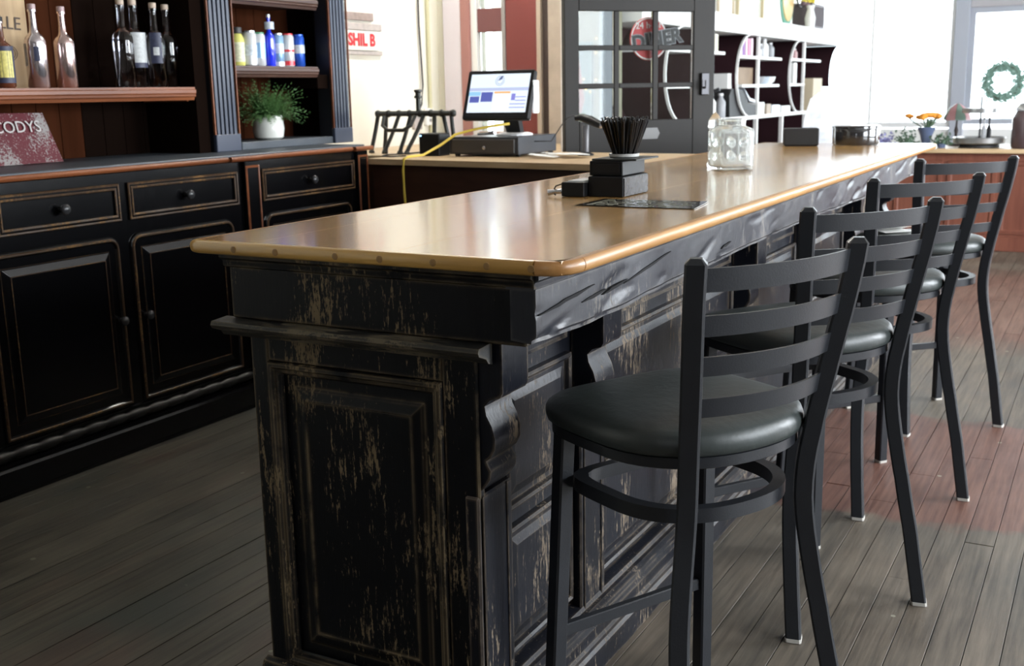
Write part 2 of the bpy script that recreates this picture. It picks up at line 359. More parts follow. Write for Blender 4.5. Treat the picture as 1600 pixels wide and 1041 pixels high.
# back wall stub with mirror and red door panel, between the counter and the door
bw = thing('wall_back', None, None, (-3.5, 6.3, 0), kind='structure')
BY = 6.3
G().box(WLX, -3.655, BY+.02, BY+.10, 0, 3.04).build('wall_panel', WALLW, bw)
G().box(-3.47, -3.04, BY+.02, BY+.10, 0, 3.04).build('wall_panel', WALLW, bw)
G().box(-3.655, -3.47, BY+.02, BY+.10, 0, 1.12).build('wall_panel', WALLW, bw)
G().box(-3.90, -3.765, BY-.03, BY+.02, 0, 3.04, .004).build('casing', mat('lilac_white_paint', (.72, .67, .72), .5), bw)
G().box(-3.765, -3.70, BY-.04, BY+.02, 0, 3.04, .004).build('casing', mat('dull_red_trim', (.36, .17, .15), .5), bw)
G().box(-3.70, -3.655, BY-.02, BY+.02, 0, 3.04, .003).build('casing', WHITE, bw)
G().box(-3.47, -3.445, BY-.03, BY+.02, 0, 3.04, .003).build('casing', mat('grey_trim', (.30, .28, .27), .5), bw)
G().box(-3.654, -3.471, BY+.03, BY+.036, 1.12, 3.03).build('pane', PANE, bw)
G().box(-3.655, -3.47, BY-.01, BY+.02, 1.74, 1.885, .003).build('upper_board', mat('maroon_board', (.16, .06, .06), .5), bw)
G().box(-3.655, -3.47, BY-.02, BY+.02, 0, 1.12, .003).build('lower_board', mat('pinkish_board', (.50, .30, .27), .5), bw)
G().box(-3.445, -3.215, BY-.02, BY+.02, 0, 3.04, .003).build('red_panel', mat('brick_red_paint', (.17, .036, .032), .5), bw)
G().box(-3.215, -3.185, BY-.05, BY+.02, 0, 3.04, .003).build('casing', mat('tan_trim', (.46, .38, .30), .5), bw)
G().box(-3.185, -3.13, BY-.02, BY+.02, 0, 3.04).build('dark_reveal', mat('dark_reveal', (.05, .035, .03), .6), bw)
G().box(-3.13, -3.04, BY-.06, BY+.02, 0, 3.04, .004).build('casing', mat('worn_tan_trim', (.44, .37, .30), .6, var=.25, vscale=12), bw)
t = thing('added_fill_light', 'added unseen tube light above the back counter, brightening the white wall', 'lamp', (-3.0, 5.35, CZ-.06))  # added lamp, out of view, to brighten the left wall
G().box(-3.1, -2.9, 4.8, 5.95, CZ-.05, CZ, .005).build('housing', WHITE, t)
for x in (-3.05, -2.95): G().rings_verts([[(x+.013*math.cos(q), y, CZ-.066+.013*math.sin(q)) for q in [2*math.pi*k/10 for k in range(10)]] for y in (4.83, 5.92)]).build('tube', mat('fill_light_tube', (1, 1, 1), .4, emit=(1, .97, .9), es=FILL_TUBE), t)
# ================================================================== GLAZED DOOR standing open
DH = Vector((-2.62, 5.40, 0)); DD = Vector((.65, .76, 0)).normalized(); DN = Vector((DD.y, -DD.x, 0))
door = local_thing('door_1', None, None, DH, math.atan2(DD.y, DD.x)); door['kind'] = 'structure'; del_cat = None
DG = mat('dark_grey_door_paint', (.018, .0165, .015), .55, spec=.25, var=.2, vscale=5)
cx = [0, .084, .292, .322, .525, .557, .773, .905]; DT = .04
rowz = [(1.60, 1.775), (1.40, 1.573), (1.203, 1.373)]
G().box(0, .084, -DT/2, DT/2, .01, 2.12, .003).build('stile', DG, door)
G().box(.773, .905, -DT/2, DT/2, .01, 2.12, .003).build('stile', DG, door)
G().box(.084, .773, -DT/2, DT/2, 1.775, 2.12, .003).build('rail', DG, door)
G().box(.084, .773, -DT/2, DT/2, .85, 1.203, .003).build('rail', DG, door)
G().box(.084, .773, -DT/2, DT/2, .01, .20, .003).build('rail', DG, door)
G().box(.084, .773, -DT/2+.012, DT/2-.012, .20, .85).steps(lambda a, b, h: (a, -DT/2+.012-h, b), (.12, .73, .24, .81), [(0, 0), (.03, .012)]).build('door_panel', DG, door)
for a, b in ((.292, .322), (.525, .557)): G().box(a, b, -.015, .015, 1.203, 1.775, .003).build('muntin', DG, door)
for z in (1.5865, 1.388):
    for a, b in ((.084, .292), (.322, .525), (.557, .773)): G().box(a, b, -.015, .015, z-.0135, z+.0135, .003).build('muntin', DG, door)
for a, b in ((.084, .292), (.322, .525), (.557, .773)):
    for z0, z1 in rowz: G().box(a+.001, b-.001, -.003, .003, z0, z1).build('pane', PANE, door)
G().box(.815, .865, -DT/2-.018, -DT/2, 1.33, 1.45, .004).build('lock_plate', mat('dull_dark_metal', (.05, .05, .055), .35, metal=.6), door)
G().prism([(.44, 1.10), (.55, 1.10), (.565, 1.13), (.55, 1.16), (.44, 1.16)], lambda a, b, h: (a, -DT/2-h, b), 0, .004).build('notice_plate', mat('grey_plate', (.16, .16, .16), .4), door)
G().tube([(.83, -.04, 1.37), (.83, -.06, 1.37), (.83, -.06, 1.41)], .007, 6).build('door_handle', MATS['dull_dark_metal'], door)
# sign hung behind the door glass
RED = mat('sign_red', (.55, .035, .04), .5); INK = mat('sign_black', (.012, .012, .015), .5)
sgo = local_thing('diner_sign', 'round red diner sign with big black letters hung behind the glazed door', 'sign', DH, math.atan2(DD.y, DD.x))
sx, sz = .530, 1.635
G().rings_verts([[(sx+r*math.cos(a), yy, sz+r*math.sin(a)) for a in [2*math.pi*k/32 for k in range(32)]] for r, yy in ((.112, .05), (.115, .047), (.115, .043), (.112, .04))]).build('disc', RED, sgo)
G().rings_verts([[(sx+r*math.cos(a), yy, sz+r*math.sin(a)) for a in [2*math.pi*k/32 for k in range(32)]] for r, yy in ((.112, .0395), (.112, .0385), (.105, .0385), (.105, .0395))], False, False).build('white_border', WHITE, sgo)
text('DINER', (sx+.045, .036, sz-.005), (1, 0, .16), (-.16, 0, 1), .105, INK, sgo, depth=.002, bold=.003)
text('DINER', (sx+.045, .0375, sz-.005), (1, 0, .16), (-.16, 0, 1), .105, mat('letter_outline', (.28, .28, .30), .5), sgo, name='letter_outline', depth=.0006, bold=.008)
text('24 hour', (sx-.005, .036, sz+.07), (1, 0, .05), (-.05, 0, 1), .05, WHITE, sgo, depth=.001)
# wall seen through the left panes
pw = thing('wall_middle', None, None, (-3.6, 7.7, 0), kind='structure')
G().box(WLX, -3.68, 7.26, 7.30, 0, 3.0).build('added_shade_fin', WALLW, pw)  # added unseen fin, keeps light from the side opening off the cream wall
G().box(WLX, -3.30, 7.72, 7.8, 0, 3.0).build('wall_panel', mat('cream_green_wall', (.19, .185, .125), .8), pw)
G().box(-3.42, -3.30, 7.66, 7.72, 0, 3.0, .003).build('casing', mat('bluish_white_paint', (.30, .34, .40), .6), pw)
t = thing('poster', 'tall narrow poster with a red figure behind the left door panes', 'poster', (-3.6, 7.71, 1.2))
G().box(-3.72, -3.50, 7.70, 7.72, 1.12, 1.72).build('sheet', mat('poster_aqua', (.07, .13, .13), .8), t)
G().prism([(-3.60, 1.15), (-3.56, 1.30), (-3.58, 1.45), (-3.62, 1.70), (-3.66, 1.45), (-3.68, 1.3), (-3.65, 1.15)], YF(7.70), 0, .003).build('printed_figure', mat('print_red', (.20, .03, .02), .7), t)
G().prism([(-3.66, 1.14), (-3.56, 1.14), (-3.55, 1.2), (-3.67, 1.2)], YF(7.697), 0, .002).build('printed_base', mat('print_green', (.13, .22, .08), .6), t)
t = G().tube([(-3.76, 7.69, .0), (-3.76, 7.69, 1.72)], .012, 8).build('wall_conduit', mat('dark_rust', (.05, .035, .03), .6), label='thin dark upright rod beside the narrow poster', category='rod')
g = G()
for i in range(26):
    x = -3.88+random.random()*.5; z = 1.2+random.random()*.62
    g.lathe((x, 7.69, z), [(.001, -.006), (.006, 0), (.001, .006)], 6)
g.build('string_lights', mat('warm_bulb', (1, .8, .3), .4, emit=(1, .72, .25), es=3.0), label='warm fairy lights strung on the cream wall behind the door panes', category='string lights', kind='stuff')
# ================================================================== BAR
TX0, TX1, TY0, TY1, TZ = -1.722, -.825, 1.708, 6.05, 1.07
bt = thing('bar_worktop', 'long honey-coloured varnished pine bar top with rounded pale edge', 'worktop', ((TX0+TX1)/2, (TY0+TY1)/2, 1.025))
e = .020; bx = [TX0+e, -1.55, -1.375, -1.20, -1.03, TX1-e]
for i in range(5):
    G().box(bx[i]+.0001, bx[i+1]-.0001, TY0+e, TY1-.002, 1.046, TZ-(.0001*(i % 2)), .0002).build('top_board', BARTOP, bt)
EH = .027
# edge moulding: half-round, run down each side and across the near end, chamfered at the near right corner
def edge_run(pts, m, n=8):
    g = G(); rs = []
    P = [Vector(p) for p in pts]
    for i, p in enumerate(P):
        if i == 0: d = (P[1]-P[0]).normalized(); nn = Vector((d.y, -d.x, 0)); sc_ = 1
        elif i == len(P)-1: d = (P[-1]-P[-2]).normalized(); nn = Vector((d.y, -d.x, 0)); sc_ = 1
        else:
            d0 = (p-P[i-1]).normalized(); d1 = (P[i+1]-p).normalized(); n0 = Vector((d0.y, -d0.x, 0)); n1 = Vector((d1.y, -d1.x, 0)); nn = (n0+n1).normalized(); sc_ = 1/max(.5, nn.dot(n0))
        prof = [(0, .0), (e*.55, 0)] + [(e*.55+e*.45*math.sin(math.pi*(k+.5)/(n+1)), -EH/2+EH/2*math.cos(math.pi*(k+.5)/(n+1))) for k in range(n+1)] + [(e*.5, -EH), (0, -EH)]
        rs.append([p+nn*a*sc_+Vector((0, 0, b)) for a, b in prof])
    g.rings_verts(rs); return g
c = .03
xl, xr, yn_ = TX0+e, TX1-e, TY0+e
edge_run([(xl, TY1, TZ), (xl, yn_+.015, TZ)], BAREDGE).build('side_edge', BAREDGE, bt, smooth=50)
edge_run([(xl, yn_+.015, TZ), (xl+.004, yn_+.004, TZ), (xl+.015, yn_, TZ), (xr-c*1.6, yn_, TZ)], BAREDGEX).build('end_edge', BAREDGEX, bt, smooth=50)
edge_run([(xr-c*1.6, yn_, TZ), (xr-c*.6, yn_+.006, TZ), (xr-.004, yn_+c, TZ), (xr, yn_+c*2.0, TZ)], BAREDGE).build('corner_edge', BAREDGE, bt, smooth=50)
edge_run([(xr, yn_+c*2.0, TZ), (xr, TY1, TZ)], BAREDGE).build('side_edge', BAREDGE, bt, smooth=50)
PLUG = mat('dark_wood_plug', (.30, .17, .06), .4)
for x in (-1.585, -1.475, -1.325, -1.22, -1.10, -.985, -.895):
    G().rings_verts([[(x+r*math.cos(a), TY0-h, 1.0565+r*math.sin(a)) for a in [2*math.pi*k/10 for k in range(10)]] for r, h in ((.0075, -.006), (.007, .0006), (.004, .001))], False, True).build('wood_plug', PLUG, bt)
# base of the bar
EY = 1.755; BL, BR = -1.60, -1.04; RX = -1.072
bb = thing('bar_counter', 'long black bar front of scraped paint with panels, corbels and a gouged beam', 'bar', ((BL+BR)/2, 3.8, 0))
G().box(BL, RX, EY+.02, TY1-.12, 0, .905).build('carcass', BARBLK2, bb)
# near end: stiles, rails, recessed frame, raised moulding and panel
EP = YF(EY)
def moulding(fn, rect, prof, m, parent, name='moulding', cap=False): return G().steps(fn, rect, prof, cap=cap).build(name, m, parent)
A0, A1, B0, B1 = -1.553, -1.118, .115, .815
g = G(); yb = EY+.022
g.box(BL, A0, EY, yb, .09, .872, .003); g.build('end_stile', BARBLK, bb)
G().box(A1, BR, EY, yb, .09, .872, .003).build('end_stile', BARBLK, bb)
G().box(A0, A1, EY+.0006, yb, B1, .872, .003).build('end_rail', BARBLK, bb)
G().box(A0, A1, EY+.0006, yb, .09, B0, .003).build('end_rail', BARBLK, bb)
moulding(EP, (A0, A1, B0, B1), [(0, .0), (.003, .008), (.011, .0085), (.016, .002), (.022, .001), (.026, -.008), (.030, -.012)], BARBLK, bb, 'panel_moulding')
G().steps(YF(EY+.018), (A0+.028, A1-.028, B0+.028, B1-.028), [(0, 0), (.026, .0005), (.032, .0045), (.052, .010), (.0555, .010), (.057, .0065)], cap=True).build('end_panel', BARBLK, bb)
# base plinth, stepped mouldings
def run_x(z0, z1, prof, x0, x1, name):    # on the near end
    pass
g = G(); g.box(BL-.035, -.985, EY-.045, EY+.05, 0, .075, .004); g.build('end_plinth', BARBLK, bb)
g = G(); g.prism([(.0, .075), (.042, .075), (.038, .092), (.022, .098), (.016, .112), (0, .118)], lambda a, b, h: (h, EY-a, b), BL-.012, -1.005); g.build('plinth_moulding', BARBLK, bb)
# cornice ledge on the near end and returning along the side
CORN = [(0, .862), (.014, .866), (.022, .876), (.032, .880), (.048, .886), (.052, .893), (.048, .901), (0, .904)]
G().prism(CORN, lambda a, b, h: (h, EY-a, b), BL-.06, -1.005).build('end_cornice', LEDGE, bb)
G().prism([(0, .866), (.018, .872), (.03, .884), (.034, .893), (.03, .901), (0, .904)], lambda a, b, h: (RX+a, h, b), EY+.0, 5.9).build('side_cornice', BARBLK2, bb)
G().prism(CORN, lambda a, b, h: (BL-a, h, b), EY, 5.9).build('service_side_cornice', BARBLK, bb)
# upper block under the top
G().box(-1.632, -.925, 1.742, 1.80, .905, 1.016, .003).build('end_apron', BARBLK, bb)
G().prism([(.0, 1.014), (.008, 1.017), (.010, 1.030), (.020, 1.036), (.020, 1.0425), (0, 1.0425)], lambda a, b, h: (h, 1.742-a, b), -1.640, -.903).build('end_cove', BARBLK, bb)
G().box(-1.632, -1.05, 1.80, 5.9, .905, 1.0425).build('upper_carcass', BARBLK2, bb)
# gouged beam along the stool side: displaced, wavy lower edge
g = G(); ny, nz = 420, 16; y0, y1 = 1.738, 5.95
def beam_low(y):
    return (.917+.007*math.sin(y*2.1+.4)+.008*noise.noise(Vector((y*2.2, 0, 3)))+.003*noise.noise(Vector((y*9, 1, 0))))
rows = []
for i in range(ny+1):
    y = y0+(y1-y0)*i/ny; zl = beam_low(y); row = []
    for j in range(nz+1):
        z = 1.014-(1.014-zl)*j/nz
        p = Vector((y*5, z*26-y*4.2, 1))
        gouge = max(0, noise.noise(p)-.30)*.014 if j > 0 else 0
        lump = noise.noise(Vector((y*1.6, z*5, 7)))*.0016+noise.noise(Vector((y*16, z*40-y*12, 2)))*.0006
        row.append((-.902+lump-gouge-(.010 if j >= nz-1 else 0)*.6, y, z))
    row.append((-.955, y, zl+.004)); row.insert(0, (-.955, y, 1.014)); rows.append(row)
g.rings_verts(rows, True, True, True)
g.build('gouged_beam', BEAM, bb, smooth=40)
G().prism([(0, 1.012), (.008, 1.014), (.010, 1.026), (.018, 1.032), (.018, 1.0425), (-.05, 1.0425), (-.05, 1.012)], lambda a, b, h: (-.912+a, h, b), 1.735, 5.95).build('beam_cove', BEAM, bb)
CRK = mat('deep_crack', (.003, .003, .004), .9)
for (ya, za, yb_, zb) in ((1.745, .965, 1.99, .985), (1.93, .958, 2.05, .966), (2.03, .957, 2.16, .968), (2.14, .962, 2.42, .994), (2.8, .95, 2.88, .96)):
    n = 9; g = G(); up_ = []; lo_ = []
    for k in range(n+1):
        tt = k/n; y = ya+(yb_-ya)*tt; z = za+(zb-za)*tt+.003*noise.noise(Vector((y*30, 0, 0))); wd = .0028*math.sin(math.pi*min(1, max(.05, tt)))*(1+.5*noise.noise(Vector((y*50, 3, 0))))+.0004
        up_.append((y, z+wd)); lo_.append((y, z-wd))
    poly = up_+lo_[::-1]
    g.rings_verts([[(-.9055, a, b) for a, b in poly], [(-.8985, a, b) for a, b in poly]]); g.build('crack', CRK, bb)
# side pilasters, corbels, panels
bys = [1.762, 2.232, 3.44, 4.22, 5.05, 5.78]
scroll = [(0, .905), (.080, .905), (.080, .805), (.074, .795), (.052, .788), (.040, .775), (.043, .757), (.055, .735), (.061, .712), (.060, .690), (.050, .672), (.040, .664),
          (.044, .655), (.050, .645), (.048, .628), (.038, .612), (.026, .600), (.014, .594), (0, .590)]
for y in bys:
    G().prism(scroll, lambda a, b, h: (RX+.004+a, h, b), y, y+.105).build('corbel', BARBLK2, bb, smooth=35)
    G().box(RX, RX+.032, y-.012, y+.125, .13, .59, .004).build('side_pilaster', BARBLK2, bb)
    for q in (y+.004, y+.101):
        G().tube([(RX+.033, q, .14), (RX+.033, q, .59)], .003, 6).build('pilaster_bead', BARBLK2, bb)
for i in range(len(bys)-1):
    a, b = bys[i]+.125, bys[i+1]-.012
    if b-a < .1: continue
    fn = XF(RX)
    G().steps(fn, (a+.01, b-.01, .815, .862), [(0, 0), (.003, .006), (.008, .002)], cap=True).build('frieze_panel', BARBLK2, bb)
    G().steps(fn, (a+.008, b-.008, .50, .785), [(0, 0), (.002, .014), (.008, .018), (.014, .014), (.018, .004), (.03, .004), (.05, .010)], cap=True).build('side_panel', BARBLK2, bb)
    G().steps(fn, (a+.008, b-.008, .175, .465), [(0, 0), (.002, .014), (.008, .018), (.014, .014), (.018, .004), (.03, .004), (.05, .010)], cap=True).build('side_panel', BARBLK2, bb)
G().prism([(0, 0), (.082, 0), (.082, .060), (.076, .068), (.076, .078), (.070, .084), (.070, .112), (.060, .120), (.058, .132), (.046, .140), (.036, .142), (.032, .152), (0, .158)], lambda a, b, h: (RX+a, h, b), 1.735, 5.93).build('side_plinth', BARBLK2, bb)
# ================================================================== STOOLS
zk = [0, .2, .35, .45, .55, .62, .70, .85, 1.0, 1.09]
uk = [.200, .165, .138, .125, .118, .119, .127, .149, .172, .184]
vk = [.214, .202, .187, .172, .158, .155, .161, .178, .197, .204]
def interp(z, ks):
    for i in range(len(zk)-1):
        if z <= zk[i+1] or i == len(zk)-2:
            t_ = (z-zk[i])/(zk[i+1]-zk[i]); p1, p2 = ks[i], ks[i+1]
            p0 = ks[i-1] if i > 0 else 2*p1-p2; p3 = ks[i+2] if i+2 < len(ks) else 2*p2-p1
            return .5*((2*p1)+(p2-p0)*t_+(2*p0-5*p1+4*p2-p3)*t_*t_+(3*p1-p0-3*p2+p3)*t_**3)
def sq_ring(c, d, t_, h, k=.78):
    out = []
    for a, b in ((1, k), (k, 1), (-k, 1), (-1, k), (-1, -k), (-k, -1), (k, -1), (1, -k)): out.append((c[0]+h*(a*d[0]+b*t_[0]), c[1]+h*(a*d[1]+b*t_[1]), c[2]))
    return out
GLIDE = mat('white_glide', (.5, .48, .44), .5)
def sup(cu, ru_f, ru_b, rv, nf, nb, n=56):
    o = []
    for i in range(n):
        a = 2*math.pi*i/n; ca, sa = math.cos(a), math.sin(a); p = nb if ca > 0 else nf; ru = ru_b if ca > 0 else ru_f
        k = (abs(ca)**p+abs(sa)**p)**(-1/p); o.append((cu+ru*k*ca, rv*k*sa))
    return o
def make_stool():
    t = local_thing('bar_stool', '', 'stool', (0, 0, 0), 0, 'ladder-back stools along the bar')
    for s in (-1, 1):
        d = (1/math.sqrt(2), s/math.sqrt(2)); tt = (-s/math.sqrt(2), 1/math.sqrt(2)); rs = []
        for k in range(33):
            z = .006+(1.078-.006)*k/32; rs.append(sq_ring((interp(z, uk), s*interp(z, vk), z), d, tt, .0190))
        rs.append(sq_ring((interp(1.088, uk), s*interp(1.088, vk), 1.088), d, tt, .010))
        G().rings_verts(rs).build('back_post', STEEL, t, smooth=30)
        G().rings_verts([sq_ring((interp(z, uk), s*interp(z, vk), z), d, tt, h) for z, h in ((0, .020), (.009, .020))]).build('foot_glide', GLIDE, t)
        rs = [sq_ring((-.200-.022*(1-z/.70), s*(.195+.022*(1-z/.70)), z), (1, 0), (0, 1), .017) for z in (.006, .25, .5, .69)]
        G().rings_verts(rs).build('front_leg', STEEL, t)
        G().rings_verts([sq_ring((-.222, s*.217, z), (1, 0), (0, 1), .018) for z in (0, .009)]).build('foot_glide', GLIDE, t)
    for z1_, z0_ in ((1.068, 1.026), (.984, .946), (.908, .872), (.829, .793)):
        rs = []
        for k in range(17):
            f = -1+2*k/16; ring = []
            for z, du in ((z1_, 0), (z1_, .006), (z0_, .006), (z0_, 0)):
                vm = interp((z0_+z1_)/2, vk)-.008
                ring.append((interp(z, uk)+.036*(1-f*f)+du-.006, f*vm, z))
            rs.append(ring)
        G().rings_verts(rs).build('slat', STEEL, t, smooth=30)
    S = lambda s_, z: [(-.05+(x+.05)*s_, y*s_, z) for x, y in sup(-.05, .243, .205, .232, 4.6, 2.2)]
    G().rings_verts([S(.94, .684), S(.955, .686), S(.955, .706), S(.93, .708)]).build('seat_pan', STEEL, t, smooth=35)
    prof = [(.95, .708), (.985, .712), (1.0, .724), (.998, .736), (.975, .748), (.93, .756), (.82, .762), (.6, .767), (.35, .769), (.12, .770)]
    G().rings_verts([S(a, z) for a, z in prof]).build('seat', VINYL, t, smooth=True)
    # foot ring: flat band open at nothing, wrapping the four legs
    O = lambda s_, z: [(-.05+(x+.05)*s_, y*s_, z) for x, y in sup(-.05, .165, .176, .196, 6, 2.3)]
    g = G(); o1, i1, o2, i2 = O(1.0, .60), O(.87, .60), O(1.0, .572), O(.87, .572)
    g.rings_verts([o1, i1, i2, o2, o1], False, False); bmesh.ops.remove_doubles(g.bm, verts=g.bm.verts, dist=1e-5)
    g.build('foot_ring', STEEL, t, smooth=35)
    G().box(-.226, -.208, -.195, .195, .235, .262, .002).build('front_rung', STEEL, t)
    return t
ST = [(-.6699, 2.0049, -.4821), (-.6589, 2.8679, -.6151), (-.6552, 3.7610, -.7070), (-.6339, 4.7283, -.8364)]
SL = ['nearest black ladder-back bar stool, cut off by the bottom of the photo', 'second black ladder-back bar stool from the near end of the bar',
      'third black ladder-back bar stool, between the second and the farthest', 'farthest black ladder-back bar stool, at the far end of the bar']
proto = make_stool()
for i, (x, y, a) in enumerate(ST):
    o = proto if i == 0 else copy_tree(proto)
    o.location = (x, y, 0); o.rotation_euler = (0, 0, a); o['label'] = SL[i]
for i, lb in ((2, 'white folded leaflet lying on the seat of the third stool'), (3, 'white folded leaflet lying on the farthest stool seat')):
    x, y, a = ST[i]; t = local_thing('leaflet', lb, 'paper', (x, y, .7715), a)
    G().rings_verts([[(u_, v_, h+zz) for u_, v_, zz in ((-.20, -.16, 0), (-.10, -.16, 0), (-.10, -.02, 0), (-.20, -.02, 0))] for h in (0, .001)]).build('sheet', WHITE, t)
    G().rings_verts([[(-.20, -.16, .0012+h), (-.11, -.16, .020+h), (-.11, -.02, .020+h), (-.20, -.02, .0012+h)] for h in (0, .0008)]).build('fold', WHITE, t)
# ================================================================== LEFT CABINET
FX = -3.35
def base_cabinet(name, label, y0, y1, drawers, doors, strips):
    t = thing(name, label, 'cabinet', (-3.64, (y0+y1)/2, 0))
    G().box(-3.95, FX-.02, y0, y1, 0, 1.092).build('body', CABBLK, t)
    f = G(); f.box(FX-.02, FX, y0, y1, .0, 1.092, .002); f.build('face_frame', CABBLK, t)
    for a, b in drawers:
        z0, z1 = .908, 1.052
        d = G(); d.steps(XF(FX), (a, b, z0, z1), [(0, 0), (.002, .010), (.026, .010), (.028, .002)], cap=True); dr = d.build('drawer', CABBLK, t)
        G().steps(XF(FX), (a, b, z0, z1), [(.001, .0095), (.004, .0135), (.009, .0125), (.010, .0105)], cap=False).build('gilt_line', GILT, dr)
        G().steps(XF(FX), (a, b, z0, z1), [(.016, .0105), (.018, .0130), (.022, .0125), (.025, .0102)], cap=False).build('gilt_line', GILT, dr)
        ym, zm = (a+b)/2, (z0+z1)/2
        G().rings_verts([[(FX+h, ym+r*math.cos(q), zm+r*math.sin(q)) for q in [2*math.pi*k/14 for k in range(14)]] for r, h in ((.012, .002), (.008, .010), (.008, .018), (.019, .026), (.021, .033), (.016, .040), (.004, .043))]).build('knob', mat('worn_black_knob', (.03, .03, .032), .22), dr, smooth=True)
    for a, b, kn in doors:
        z0, z1 = .185, .855
        d = G(); d.steps(XF(FX), (a, b, z0, z1), [(0, 0), (.004, .008), (.012, .012), (.018, .012), (.024, .004), (.055, .004), (.060, .010), (.085, .018), (.088, .018)], r=.05, cap=True, top_only=True); dr = d.build('cabinet_door', CABBLK, t)
        G().steps(XF(FX), (a, b, z0, z1), [(.008, .0100), (.011, .0150), (.016, .0150), (.0185, .0115)], r=.05, cap=False, top_only=True).build('gilt_line', GILT, dr)
        G().steps(XF(FX), (a, b, z0, z1), [(.0845, .0180), (.0850, .0200), (.0875, .0200), (.088, .0182)], cap=False).build('gilt_line', GILT, dr)
        G().steps(XF(FX), (a, b, z0, z1), [(.0555, .0042), (.056, .0062), (.058, .0062), (.0585, .0042)], cap=False).build('gilt_line', GILT, dr)
        zm = .528; ym = kn
        G().rings_verts([[(FX+h, ym+r*math.cos(q), zm+r*math.sin(q)) for q in [2*math.pi*k/14 for k in range(14)]] for r, h in ((.012, .002), (.008, .010), (.008, .018), (.017, .026), (.019, .033), (.014, .040), (.004, .043))]).build('knob', MATS['worn_black_knob'], dr, smooth=True)
    for a, b in strips:
        s_ = G().box(FX, FX+.022, a, b, .09, 1.092, .003).build('pilaster', CABBLK, t)
        G().steps(XF(FX+.022), (a, b, .12, 1.075), [(.002, 0), (.006, .004), (.012, .003), (.013, 0)], cap=False).build('gilt_line', REDWD, s_)
    # plinth and carved rope moulding
    G().prism([(0, 0), (.030, 0), (.030, .095), (.024, .104), (.014, .108), (.012, .118), (0, .122)], lambda a, b, h: (FX+a, h, b), y0, y1).build('plinth', CABBLK, t)
    g = G(); n = int((y1-y0)/.013); L_ = .105
    rs = []
    for k in range(n+1):
        y = y0+(y1-y0)*k/n; ph = (y % L_)/L_
        r = .0125+.0085*abs(math.sin(math.pi*ph))**.7 if ph > .16 else .012+.006*math.sin(math.pi*ph/.16)
        rs.append([(FX+.006+r*math.cos(q), y, .146+r*math.sin(q)) for q in [2*math.pi*i/8 for i in range(8)]])
    g.rings_verts(rs); g.build('carved_moulding', mat('carved_black', (.012, .011, .010), .5), t, smooth=45)
    G().prism([(0, .170), (.008, .172), (.010, .178), (0, .181)], lambda a, b, h: (FX+a, h, b), y0, y1).build('moulding', CABBLK, t)
    return t
base_cabinet('base_cabinet', 'wide black cabinet with gold-lined drawers and doors at the left edge', 1.75, 3.685,
             [(1.88, 2.42), (2.46, 3.005), (3.045, 3.660)], [(1.84, 2.36, 2.33), (2.40, 2.985, 2.955), (3.035, 3.62, 3.085)], [])
base_cabinet('base_cabinet', 'narrower black gold-lined cabinet unit behind the left end of the bar top', 3.69, 4.605,
             [(3.815, 4.50)], [(3.82, 4.47, 4.43)], [(3.695, 3.79), (4.515, 4.60)])
# worktop: ledge with red bead
lt = thing('cabinet_ledge', 'dusty blue-black ledge with red-brown bead above the cabinets', 'worktop', (-3.6, 3.2, 1.092))
DUST = mat('dusty_blue_black', (.055, .066, .080), .45, var=.3, vscale=6)
G().box(-3.95, -3.345, 1.75, 4.60, 1.0925, 1.122, .003).build('ledge_board', DUST, lt)
def bead(y0, y1, x):
    G().rings_verts([[(x+.013*math.cos(q), y, 1.1045+.0115*math.sin(q)) for q in [2*math.pi*k/10 for k in range(10)]] for y in (y0, y1)]).build('bead', REDWD, lt, smooth=40)
bead(1.75, 3.60, -3.338); bead(3.60, 3.80, -3.322); bead(3.80, 4.48, -3.338); bead(4.48, 4.625, -3.320)
# hutches
HX = -3.60; HT = 2.5
def fluted(y0, y1, t, z0=1.122):
    p = G().box(HX-.09, HX-.004, y0, y1, z0, HT, .003).build('fluted_pilaster', mat('blue_black_satin', (.006, .008, .012), .45), t)
    n = 5; w_ = (y1-y0-.02)/n
    for k in range(n):
        a = y0+.010+k*w_
        G().prism([(a+w_*.10, 1.20), (a+w_*.68, 1.20), (a+w_*.68, HT), (a+w_*.10, HT)], XF(HX-.004), 0, .011).build('flute_ridge', mat('blue_black_ridge', (.040, .050, .078), .30), p)
    G().box(HX-.01, HX+.012, y0-.002, y1+.002, z0, 1.20, .003).build('pilaster_foot', MATS['blue_black_ridge'], p)
    for yy in (y0, y1): G().box(HX-.002, HX+.008, yy-.003, yy+.003, 1.20, HT).build('pilaster_edge', REDWD, p)
def shelf(y0, y1, z0, z1, t, m=REDWD):
    h = (z1-z0)
    G().prism([(-.30, z0+h*.25), (-.012, z0+h*.25), (-.012, z0), (.0, z0), (.004, z0+h*.22), (.012, z0+h*.30), (.010, z0+h*.45), (.014, z0+h*.55), (.014, z0+h*.78), (.008, z0+h*.85), (.008, z1), (-.30, z1)], lambda a, b, q: (HX-.02+a, q, b), y0, y1).build('shelf', m, t)
ha = thing('hutch', 'dark wooden hutch with bottle shelf at the left edge', 'shelf unit', (-3.78, 2.8, 1.122))
g = G(); yy = 1.76
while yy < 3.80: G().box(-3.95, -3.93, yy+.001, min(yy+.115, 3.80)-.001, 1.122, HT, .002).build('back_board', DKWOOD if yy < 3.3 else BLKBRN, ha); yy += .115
shelf(1.76, 3.725, 1.356, 1.412, ha)
G().box(-3.93, -3.62, 3.735, 3.805, 1.122, HT).build('side_panel', MATS['black_brown'], ha)
G().box(-3.93, -3.66, 3.72, 3.733, 1.350, 1.395, .002).build('shelf_cleat', REDWD, ha)
G().box(-3.957, -3.951, 1.76, 3.81, 1.122, HT).build('backing', BLKBRN, ha)
fluted(3.815, 3.972, ha)
